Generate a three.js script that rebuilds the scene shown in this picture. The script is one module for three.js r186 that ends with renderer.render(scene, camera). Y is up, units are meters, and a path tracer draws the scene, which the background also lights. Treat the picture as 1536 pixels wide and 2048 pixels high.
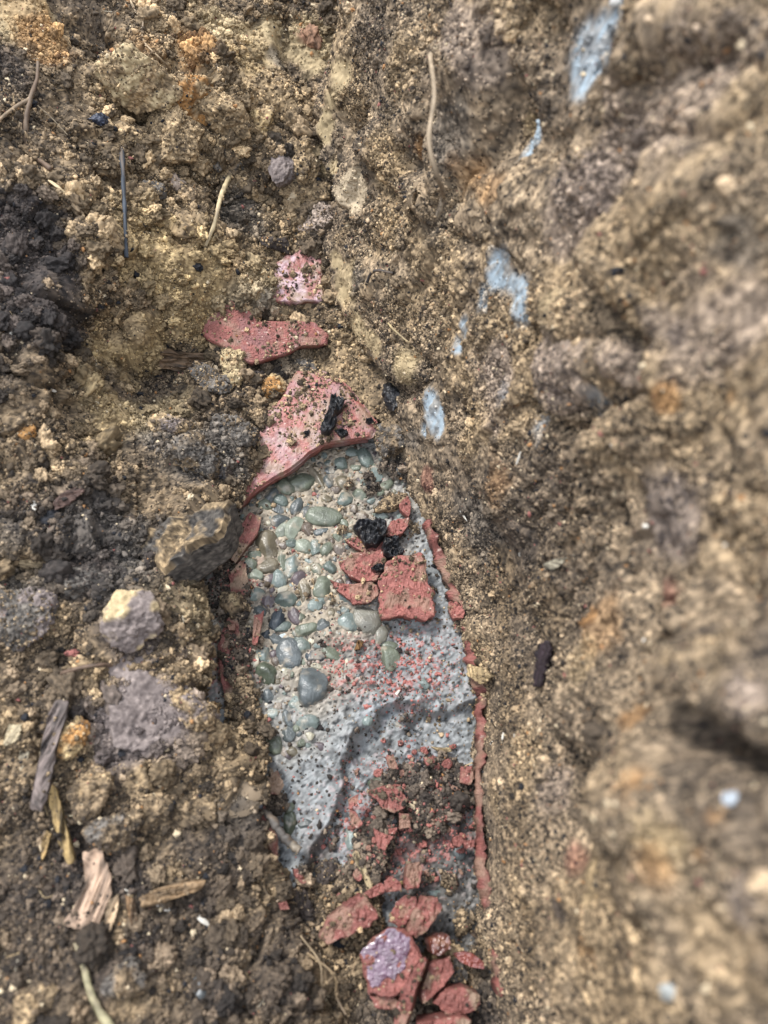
import * as THREE from 'three';

// ------------------------------------------------------------------ camera, sky, sun, exposure
const CAM_Y = 0.36, FOCAL = 1547;                       // metres above the concrete; focal length in pixels of a 2048-pixel-high frame
const scene = new THREE.Scene();
const camera = new THREE.PerspectiveCamera(2 * Math.atan(1024 / FOCAL) * 180 / Math.PI, 0.75, 0.005, 200);
const downLocal = new THREE.Vector3(-118, -776, -FOCAL).normalize();
const fwLocal = new THREE.Vector3(0, 0, -1).addScaledVector(downLocal, -new THREE.Vector3(0, 0, -1).dot(downLocal)).normalize();
const axY = downLocal.clone().negate(), axZ = fwLocal.clone().negate(), axX = new THREE.Vector3().crossVectors(axY, axZ);
const camBasis = new THREE.Matrix4().set(axX.x, axX.y, axX.z, 0, axY.x, axY.y, axY.z, 0, axZ.x, axZ.y, axZ.z, 0, 0, 0, 0, 1);
camera.position.set(0, CAM_Y, 0);
camera.quaternion.setFromRotationMatrix(camBasis);
camera.focus = 0.395;
camera.userData.fStop = 7.0;
scene.add(camera);

{ // overcast sky, brightest overhead
  const W = 128, H = 64, data = new Float32Array(W * H * 4);
  for (let j = 0; j < H; j++) for (let i = 0; i < W; i++) {
    const el = ((j + 0.5) / H - 0.5) * Math.PI, s = Math.max(0, Math.sin(el)), o = (j * W + i) * 4;
    const k = el > 0 ? 0.34 + 0.52 * s : 0.2;
    data[o] = 0.93 * k; data[o + 1] = 0.98 * k; data[o + 2] = 1.08 * k; data[o + 3] = 1;
  }
  const t = new THREE.DataTexture(data, W, H, THREE.RGBAFormat, THREE.FloatType);
  t.mapping = THREE.EquirectangularReflectionMapping; t.magFilter = THREE.LinearFilter; t.minFilter = THREE.LinearFilter; t.needsUpdate = true;
  scene.background = t; scene.environment = t;
}
const sun = new THREE.DirectionalLight(0xfffaf4, 1.5);
sun.position.set(-0.85, 1.5, -0.75); sun.target.position.set(0, 0, -0.15);
sun.castShadow = true; sun.shadow.radius = 20; sun.shadow.mapSize.set(2048, 2048);
Object.assign(sun.shadow.camera, { left: -0.6, right: 0.6, top: 0.6, bottom: -0.6, near: 0.1, far: 4 });
scene.add(sun, sun.target);
const EXPOSURE = 2.95;

// ------------------------------------------------------------------ random numbers and noise
function rng(a) { return () => { a = (a + 0x6d2b79f5) | 0; let t = Math.imul(a ^ (a >>> 15), 1 | a); t = (t + Math.imul(t ^ (t >>> 7), 61 | t)) ^ t; return ((t ^ (t >>> 14)) >>> 0) / 4294967296; }; }
const hash = (x, y, z) => { let h = Math.imul(x, 374761393) ^ Math.imul(y, 668265263) ^ Math.imul(z, 2147483647 - 362437); h = Math.imul(h ^ (h >>> 13), 1274126177); h ^= h >>> 16; return Math.imul(h, 2246822519) >>> 0; };
const U = 1 / 4294967296, clamp = (x, a, b) => x < a ? a : x > b ? b : x, mix = (a, b, t) => a + (b - a) * t;
const sstep = (a, b, x) => { const t = clamp((x - a) / (b - a), 0, 1); return t * t * (3 - 2 * t); };
function noise(x, y, z) {                               // value noise, -1..1
  const ix = Math.floor(x), iy = Math.floor(y), iz = Math.floor(z); let u = x - ix, v = y - iy, w = z - iz;
  u = u * u * u * (u * (u * 6 - 15) + 10); v = v * v * v * (v * (v * 6 - 15) + 10); w = w * w * w * (w * (w * 6 - 15) + 10);
  const a = mix(mix(mix(hash(ix, iy, iz), hash(ix + 1, iy, iz), u), mix(hash(ix, iy + 1, iz), hash(ix + 1, iy + 1, iz), u), v),
    mix(mix(hash(ix, iy, iz + 1), hash(ix + 1, iy, iz + 1), u), mix(hash(ix, iy + 1, iz + 1), hash(ix + 1, iy + 1, iz + 1), u), v), w);
  return a * U * 2 - 1;
}
function fbm(x, y, z, n) { let s = 0, a = 0.5; for (let i = 0; i < n; i++) { s += a * noise(x, y, z); x = x * 2.03 + 7.1; y = y * 2.03 + 3.7; z = z * 2.03 + 1.3; a *= 0.5; } return s * 1.6; }
let wF1 = 0, wF2 = 0, wId = 0;
function worley(x, y, z) {
  const ix = Math.floor(x), iy = Math.floor(y), iz = Math.floor(z); let f1 = 9, f2 = 9, id = 0;
  for (let k = -1; k <= 1; k++) for (let j = -1; j <= 1; j++) for (let i = -1; i <= 1; i++) {
    const h = hash(ix + i, iy + j, iz + k), dx = ix + i + (h & 1023) / 1024 - x, dy = iy + j + ((h >>> 10) & 1023) / 1024 - y, dz = iz + k + ((h >>> 20) & 1023) / 1024 - z, d = dx * dx + dy * dy + dz * dz;
    if (d < f1) { f2 = f1; f1 = d; id = h; } else if (d < f2) f2 = d;
  }
  wF1 = Math.sqrt(f1); wF2 = Math.sqrt(f2); wId = (Math.imul(id, 2654435761) >>> 0) * U;
}

// ------------------------------------------------------------------ where a point seen in the photograph lies in the place
const V3 = (x, y, z) => new THREE.Vector3(x, y, z);
function ray(px, py) { return V3((px - 768) / FOCAL, -(py - 1024) / FOCAL, -1).applyMatrix4(camBasis); }
const onLevel = (px, py, h) => { const r = ray(px, py), t = (h - CAM_Y) / r.y; return V3(r.x * t, h, r.z * t); };
const fwd = V3(0, 0, -1).applyMatrix4(camBasis), rgt = V3(1, 0, 0).applyMatrix4(camBasis), upv = V3(0, 1, 0).applyMatrix4(camBasis);
function toPixel(x, y, z) { const dy = y - CAM_Y, d = x * fwd.x + dy * fwd.y + z * fwd.z; return [768 + FOCAL * (x * rgt.x + dy * rgt.y + z * rgt.z) / d, 1024 - FOCAL * (x * upv.x + dy * upv.y + z * upv.z) / d, d]; }
function inView(x, y, z, m) { const p = toPixel(x, y, z); return p[2] > 0.03 && p[0] > -m && p[0] < 1536 + m && p[1] > -m && p[1] < 2048 + m; }

// --- shape of the dug bank: spot heights joined by a thin-plate surface
const SPOTS = [
  [0, 0, 0.125], [130, 0, 0.118], [400, 0, 0.098], [560, 0, 0.092], [690, 0, 0.09], [0, 250, 0.115], [200, 150, 0.10], [400, 170, 0.088], [600, 180, 0.072], [0, 500, 0.095], [150, 450, 0.085],
  [300, 420, 0.06], [450, 420, 0.046], [600, 400, 0.045], [640, 300, 0.06], [0, 750, 0.075], [150, 700, 0.068], [280, 540, 0.062], [400, 540, 0.05], [500, 540, 0.032], [600, 540, 0.029],
  [650, 500, 0.036], [300, 690, 0.036], [400, 690, 0.024], [500, 670, 0.0175], [620, 670, 0.0175], [700, 640, 0.024], [720, 760, 0.014], [250, 770, 0.034], [330, 850, 0.03], [150, 850, 0.058], [400, 880, 0.028],
  [470, 900, 0.02], [520, 800, 0.0095], [600, 800, 0.008], [700, 820, 0.008], [540, 920, 0.007], [640, 870, 0.007], [740, 850, 0.008], [800, 870, 0.010], [0, 1000, 0.06], [150, 1000, 0.05], [300, 1000, 0.04],
  [400, 1020, 0.03], [460, 1000, 0.014], [0, 1200, 0.05], [150, 1200, 0.045], [280, 1200, 0.042], [380, 1150, 0.034], [400, 1300, 0.031], [300, 1400, 0.036], [0, 1400, 0.042], [150, 1500, 0.036], [420, 1480, 0.028],
  [430, 1560, 0.022], [300, 1600, 0.033], [0, 1650, 0.037], [150, 1750, 0.036], [350, 1800, 0.029], [500, 1650, 0.018], [530, 1800, 0.011], [0, 1900, 0.042], [0, 2048, 0.045], [200, 2000, 0.04], [400, 2000, 0.028], [560, 2000, 0.016], [640, 2000, 0.006],
].map(([x, y, h]) => { const p = onLevel(x, y, h); return [p.x * 10, p.z * 10, h]; });
const tps = (d2) => d2 < 1e-9 ? 0 : d2 * Math.log(d2);
const weights = (() => {
  const n = SPOTS.length, m = n + 3, A = [], b = [];
  for (let i = 0; i < m; i++) { A.push(new Float64Array(m)); b.push(i < n ? SPOTS[i][2] : 0); }
  for (let i = 0; i < n; i++) {
    for (let j = 0; j < n; j++) A[i][j] = tps((SPOTS[i][0] - SPOTS[j][0]) ** 2 + (SPOTS[i][1] - SPOTS[j][1]) ** 2);
    A[i][i] += 0.02; A[i][n] = A[n][i] = 1; A[i][n + 1] = A[n + 1][i] = SPOTS[i][0]; A[i][n + 2] = A[n + 2][i] = SPOTS[i][1];
  }
  for (let c = 0; c < m; c++) {
    let p = c; for (let r = c + 1; r < m; r++) if (Math.abs(A[r][c]) > Math.abs(A[p][c])) p = r;
    [A[c], A[p]] = [A[p], A[c]]; [b[c], b[p]] = [b[p], b[c]];
    for (let r = c + 1; r < m; r++) { const f = A[r][c] / A[c][c]; if (f) { for (let k = c; k < m; k++) A[r][k] -= f * A[c][k]; b[r] -= f * b[c]; } }
  }
  for (let c = m - 1; c >= 0; c--) { for (let k = c + 1; k < m; k++) b[c] -= A[c][k] * b[k]; b[c] /= A[c][c]; }
  return b;
})();
function plateau(x, z) {                                // thin-plate bank inside the dig, rising to the surrounding ground outside it
  const n = SPOTS.length, X = x * 10, Z = z * 10; let h = weights[n] + weights[n + 1] * X + weights[n + 2] * Z;
  for (let i = 0; i < n; i++) { const s = SPOTS[i], dx = X - s[0], dz = Z - s[1]; h += weights[i] * tps(dx * dx + dz * dz); }
  const out = Math.max(-0.27 - x, -0.50 - z, z - 0.10, x - 0.14, 0);
  return mix(clamp(h, -0.01, 0.2), 0.306, sstep(0, 0.26, out));
}
// --- signed distance to an open line drawn over the ground (positive on its left-hand side when walked)
function line(points, high) {                            // `high`: a point on the positive side, else the left-hand side when walked
  const P = points.map((p) => p.isVector3 ? [p.x, p.z] : p); let turn = 1;
  const f = (x, z) => {
    let best = 1e9, side = 1, end = 0;
    for (let i = 0; i + 1 < P.length; i++) {
      const ax = P[i][0], az = P[i][1], ex = P[i + 1][0] - ax, ez = P[i + 1][1] - az, qx = x - ax, qz = z - az, raw = (qx * ex + qz * ez) / (ex * ex + ez * ez), t = clamp(raw, 0, 1), dx = qx - ex * t, dz = qz - ez * t, d = dx * dx + dz * dz;
      if (d < best) { best = d; side = ex * qz - ez * qx > 0 ? -1 : 1; end = (i === 0 && raw < 0) || (i === P.length - 2 && raw > 1) ? 1 : 0; }
    }
    line.end = end;
    return Math.sqrt(best) * side * turn;
  };
  if (high) turn = f(high.isVector3 ? high.x : high[0], high.isVector3 ? high.z : high[1]) < 0 ? -1 : 1;
  return f;
}
const px = (list, h) => list.map(([x, y]) => onLevel(x, y, h));
const lip = line(px([[1100, 935], [900, 915], [820, 900], [752, 872], [690, 888], [620, 912], [560, 955], [490, 1000], [440, 1045], [396, 1095], [362, 1160], [352, 1230], [364, 1320], [378, 1420], [420, 1500], [466, 1560], [508, 1640], [550, 1720], [590, 1810], [630, 1900], [660, 1990], [690, 2100], [760, 2400]], 0.0).reverse());
const SCARPS = [ // line, height on its far side, how far the step fades, undercut below it, a point on the high side
  [[[530, 580], [450, 572], [396, 596], [366, 640], [308, 648], [296, 690], [262, 700]], 0.045, 0.013, 0.035, 0.010, [380, 560]],
  [[[235, 570], [160, 650], [128, 740], [118, 830], [150, 890]], 0.06, 0.014, 0.03, 0.005, [60, 740]],
  [[[240, 262], [330, 252], [362, 228], [420, 232], [470, 268], [540, 300]], 0.075, 0.013, 0.03, 0.012, [400, 150]],
  [[[245, 110], [190, 112], [140, 118], [100, 70], [95, 20]], 0.11, 0.008, 0.03, 0.004, [60, 160]],
  [[[640, 250], [560, 130], [540, 60]], 0.08, 0.008, 0.03, 0.004, [480, 150]],
  [[[0, 350], [80, 345], [160, 400], [210, 410]], 0.09, 0.007, 0.03, 0.004, [90, 250]],
  [[[310, 1180], [220, 1190], [205, 1260], [130, 1320]], 0.043, 0.005, 0.03, 0.004, [260, 1260]],
  [[[0, 1130], [90, 1100], [180, 1080], [260, 1070]], 0.05, 0.006, 0.025, 0.004, [100, 1000]],
  [[[150, 1660], [250, 1690], [330, 1640], [420, 1600]], 0.034, 0.005, 0.025, 0.003, [300, 1560]],
  [[[330, 860], [400, 840], [470, 830], [530, 850]], 0.02, 0.006, 0.02, 0.003, [430, 760]],
  [[[180, 380], [230, 440], [330, 470], [420, 450]], 0.065, 0.005, 0.02, 0.003, [330, 400]],
].map(([p, h, up, fade, cut, high]) => { const d = line(px(p, h), onLevel(high[0], high[1], h)); return { d, up, fade, cut }; });
const DENTS = [ // hollows and heaps: centre, radius in pixels, depth
  [195, 75, 55, 0.030, 0.11], [300, 290, 42, 0.022, 0.07], [415, 395, 48, 0.018, 0.055], [360, 672, 50, 0.016, 0.035], [225, 400, 32, 0.018, 0.075], [452, 640, 52, 0.013, 0.02], [560, 290, 40, 0.010, 0.06], [130, 1330, 50, 0.010, 0.045], [330, 1165, 40, 0.010, 0.04], [60, 1330, 50, 0.008, 0.045], [215, 930, 40, 0.008, 0.045], [270, 770, 90, 0.006, 0.036], [160, 1290, 35, 0.007, 0.044], [505, 270, 30, 0.008, 0.07],
  [180, 980, 40, -0.006, 0.05], [540, 1990, 60, -0.004, 0.016], [90, 1150, 60, -0.005, 0.05], [470, 880, 60, -0.004, 0.02], [250, 1700, 70, -0.004, 0.034],
].map(([x, y, r, dep, h]) => { const p = onLevel(x, y, h); return [p.x, p.z, r * Math.hypot(p.x, p.y - CAM_Y, p.z) / FOCAL, dep]; });
let lipD = 0;
function bankHeight(x, z) {
  let d = lip(x, z); d += 0.0045 * fbm(x / 0.022, 3.3, z / 0.022, 3); lipD = d;
  let h = plateau(x, z);
  for (const s of SCARPS) {
    let q = s.d(x, z); const gone = line.end ? clamp(1 - (Math.abs(q)) / 0.012, 0, 1) : 1; q += 0.003 * fbm(x / 0.012, 9.1, z / 0.012, 2);
    if (Math.abs(q) < 0.12 && gone > 0) h += gone * (q > 0 ? s.up * Math.exp(-q / s.fade) * sstep(-0.003, 0.006, q) : -s.cut * Math.exp(-(((q + 0.005) / 0.007) ** 2)) * sstep(0, -0.003, q));
  }
  for (const c of DENTS) { const r = Math.hypot(x - c[0], z - c[1]) / c[2]; if (r < 1.6) h -= c[3] * Math.exp(-r * r * 2.2) * (1 + 0.5 * noise(x / 0.01, 1.5, z / 0.01)); }
  return mix(-0.022, h, sstep(-0.003, 0.004, d));
}
// --- the dug face on the right: x as a function of height and distance along the dig
const FOOT = [[850, 1040, 0], [885, 1130, 0], [920, 1210, 0], [945, 1300, 0], [962, 1390, 0], [962, 1500, 0], [958, 1620, 0], [968, 1750, 0], [980, 1860, 0], [988, 1960, 0], [1006, 2060, 0], [1030, 2200, 0]]
  .concat([[828, 960, 0.006], [800, 870, 0.012], [752, 745, 0.016], [700, 630, 0.026], [656, 500, 0.036], [668, 400, 0.05], [632, 290, 0.06], [640, 180, 0.074], [680, 80, 0.084], [695, 0, 0.09], [720, -120, 0.11]])
  .map(([x, y, h]) => { const p = onLevel(x, y, h); return [p.z, p.x, h]; }).sort((a, b) => a[0] - b[0]);
function lean(z) { return 0.14 + 0.16 * sstep(0, -0.3, z); }
function foot(z) {
  if (z <= FOOT[0][0]) return FOOT[0][1] - lean(z) * FOOT[0][2];
  for (let i = 1; i < FOOT.length; i++) if (z < FOOT[i][0]) { const a = FOOT[i - 1], b = FOOT[i]; return mix(a[1] - lean(z) * a[2], b[1] - lean(z) * b[2], (z - a[0]) / (b[0] - a[0])); }
  return FOOT[FOOT.length - 1][1];
}
function footSoft(z) { return (foot(z - 0.006) + foot(z) + foot(z + 0.006)) / 3; }
let BULGES = [], STEPS = [];
function faceX(z, y) {
  let x = footSoft(z) + lean(z) * y + 0.05 * sstep(0.24, 0.36, y);
  for (const q of STEPS) { const d = q.d(z, y), gone = line.end ? clamp(1 - Math.abs(d) / 0.010, 0, 1) : 1; if (gone > 0 && Math.abs(d) < 0.1) { const w = d + 0.0025 * fbm(z / 0.012, y / 0.012, 6.1, 2); x -= gone * (w > -0.003 ? q.up * Math.exp(-Math.max(0, w) / q.fade) * sstep(-0.003, 0.008, w) : 0) - gone * q.cut * Math.exp(-(((w + 0.004) / 0.005) ** 2)); } }
  for (const b of BULGES) { const r = ((z - b[0]) ** 2 + (y - b[1]) ** 2) / (b[2] * b[2]); if (r < 4) x -= b[3] * Math.exp(-r * 1.6); }
  return x;
}
const faceAt = (a, b) => { const r = ray(a, b); let t = 0.06; while (t < 0.9 && r.x * t < faceX(r.z * t, CAM_Y + r.y * t)) t += 0.001; return V3(r.x * t, CAM_Y + r.y * t, r.z * t); };
BULGES = [[1440, 430, 230, 0.014], [1090, 300, 90, -0.010], [1290, 500, 60, 0.008], [1330, 760, 160, 0.012], [1180, 690, 110, 0.006], [1090, 790, 60, -0.006], [1500, 1230, 120, -0.012], [1480, 1355, 90, 0.014], [1460, 1490, 80, -0.009], [1225, 1535, 70, -0.010], [1280, 1420, 120, 0.007], [1400, 1700, 260, 0.016], [1150, 1550, 120, -0.005],
  [760, 300, 60, 0.010], [720, 250, 50, -0.008], [930, 130, 100, 0.010], [820, 330, 60, -0.008], [760, 560, 60, 0.006], [860, 740, 40, -0.006], [1000, 950, 100, 0.004], [1250, 1000, 120, -0.004], [1080, 60, 60, -0.010], [1330, 120, 130, 0.008], [930, 560, 60, 0.006], [700, 60, 40, -0.006]]
  .map(([a, b, r, amp]) => { const p = faceAt(a, b); return [p.z, p.y, r * toPixel(p.x, p.y, p.z)[2] / FOCAL, amp]; });

STEPS = [ // tool-cut slices and crevices in the face: line, step, fade, crevice, a point on the part standing proud
  [[[715, -40], [700, 60], [680, 160], [652, 260], [672, 360], [712, 430]], 0.013, 0.02, 0.008, [760, 200]],
  [[[830, -20], [846, 120], [852, 240], [848, 330], [868, 390]], 0.007, 0.016, 0.006, [780, 250]],
  [[[1000, 120], [985, 220], [960, 290], [920, 360], [890, 420]], 0.006, 0.018, 0.005, [900, 200]],
  [[[1085, 180], [1062, 290], [1030, 390], [1000, 470]], 0.006, 0.012, 0.004, [1140, 330]],
  [[[1215, 540], [1270, 600], [1305, 700], [1300, 780], [1210, 860], [1170, 900]], 0.010, 0.02, 0.008, [1400, 700]],
  [[[1090, 800], [1150, 830], [1210, 900], [1262, 1000], [1280, 1100]], 0.006, 0.014, 0.005, [1180, 780]],
  [[[1140, 1470], [1220, 1550], [1285, 1700], [1330, 1850], [1345, 2060]], 0.009, 0.03, 0.006, [1450, 1800]],
  [[[1370, 1290], [1440, 1400], [1536, 1470], [1600, 1500]], 0.010, 0.02, 0.008, [1500, 1350]],
  [[[660, 500], [690, 600], [740, 700], [800, 770], [850, 760]], 0.009, 0.016, 0.006, [800, 620]],
  [[[1310, 130], [1370, 105], [1440, 90], [1536, 130]], 0.008, 0.02, 0.008, [1400, 30]],
  [[[740, 330], [800, 380], [870, 440], [960, 470]], 0.004, 0.012, 0.004, [830, 330]],
  [[[1060, 640], [1130, 660], [1220, 640], [1290, 620]], 0.005, 0.012, 0.006, [1150, 560]],
].map(([l, up, fade, cut, high]) => { const at = (a) => { const p = faceAt(a[0], a[1]); return [p.z, p.y]; }; return { d: line(l.map(at), at(high)), up, fade, cut }; });

// --- first surface a line of sight meets: 'bank', 'face' or 'slab'
function hit(a, b, only) {
  const r = ray(a, b), test = (t) => {
    const x = r.x * t, y = CAM_Y + r.y * t, z = r.z * t;
    if (only !== 'bank' && only !== 'slab' && x > faceX(z, y)) return 'face';
    if (only !== 'face' && only !== 'slab' && y < 0.16 && y < bankHeight(x, z)) return 'bank';
    if (only !== 'face' && only !== 'bank' && y < 0) return 'slab';
    return '';
  };
  let t = 0.07, lo = t, kind = '';
  while (t < 1.2 && !(kind = test(t))) { lo = t; t += 0.004; }
  for (let i = 0; i < 9; i++) { const m = (lo + t) / 2, k = test(m); if (k) { t = m; kind = k; } else lo = m; }
  const p = V3(r.x * t, CAM_Y + r.y * t, r.z * t); p.kind = kind; p.depth = t;
  return p;
}
function normalAt(p) {
  const e = 0.006;
  if (p.kind === 'face') { const dz = (faceX(p.z + e, p.y) - faceX(p.z - e, p.y)) / (2 * e), dy = (faceX(p.z, p.y + e) - faceX(p.z, p.y - e)) / (2 * e); return V3(-1, dy, dz).normalize(); }
  if (p.kind === 'slab') return V3(0, 1, 0);
  return V3(-(bankHeight(p.x + e, p.z) - bankHeight(p.x - e, p.z)) / (2 * e), 1, -(bankHeight(p.x, p.z + e) - bankHeight(p.x, p.z - e)) / (2 * e)).normalize();
}

// ------------------------------------------------------------------ soil colours: each kind of earth is a range from its dark grains to its light grains; blue is clay with sky sheen put into its colour
const EARTH = {
  humus: [0.008, 0.0068, 0.0072, 0.090, 0.070, 0.059], brown: [0.014, 0.0105, 0.008, 0.34, 0.248, 0.150], tan: [0.045, 0.031, 0.0185, 0.58, 0.425, 0.245], yellow: [0.15, 0.106, 0.055, 0.60, 0.45, 0.235],
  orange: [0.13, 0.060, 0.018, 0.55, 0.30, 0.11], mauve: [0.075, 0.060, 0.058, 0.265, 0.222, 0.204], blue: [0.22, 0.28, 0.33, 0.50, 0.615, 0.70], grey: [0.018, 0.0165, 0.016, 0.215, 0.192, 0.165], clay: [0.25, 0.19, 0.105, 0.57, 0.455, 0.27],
  pink: [0.075, 0.057, 0.048, 0.55, 0.44, 0.355], rust: [0.12, 0.035, 0.028, 0.30, 0.09, 0.07], cream: [0.40, 0.32, 0.21, 0.68, 0.57, 0.41],
};
const LENSES = []; // lenses of another earth, or of painted sky sheen (blue), within the soil: x, y, z, radius, earth, strength, smoothness
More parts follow.
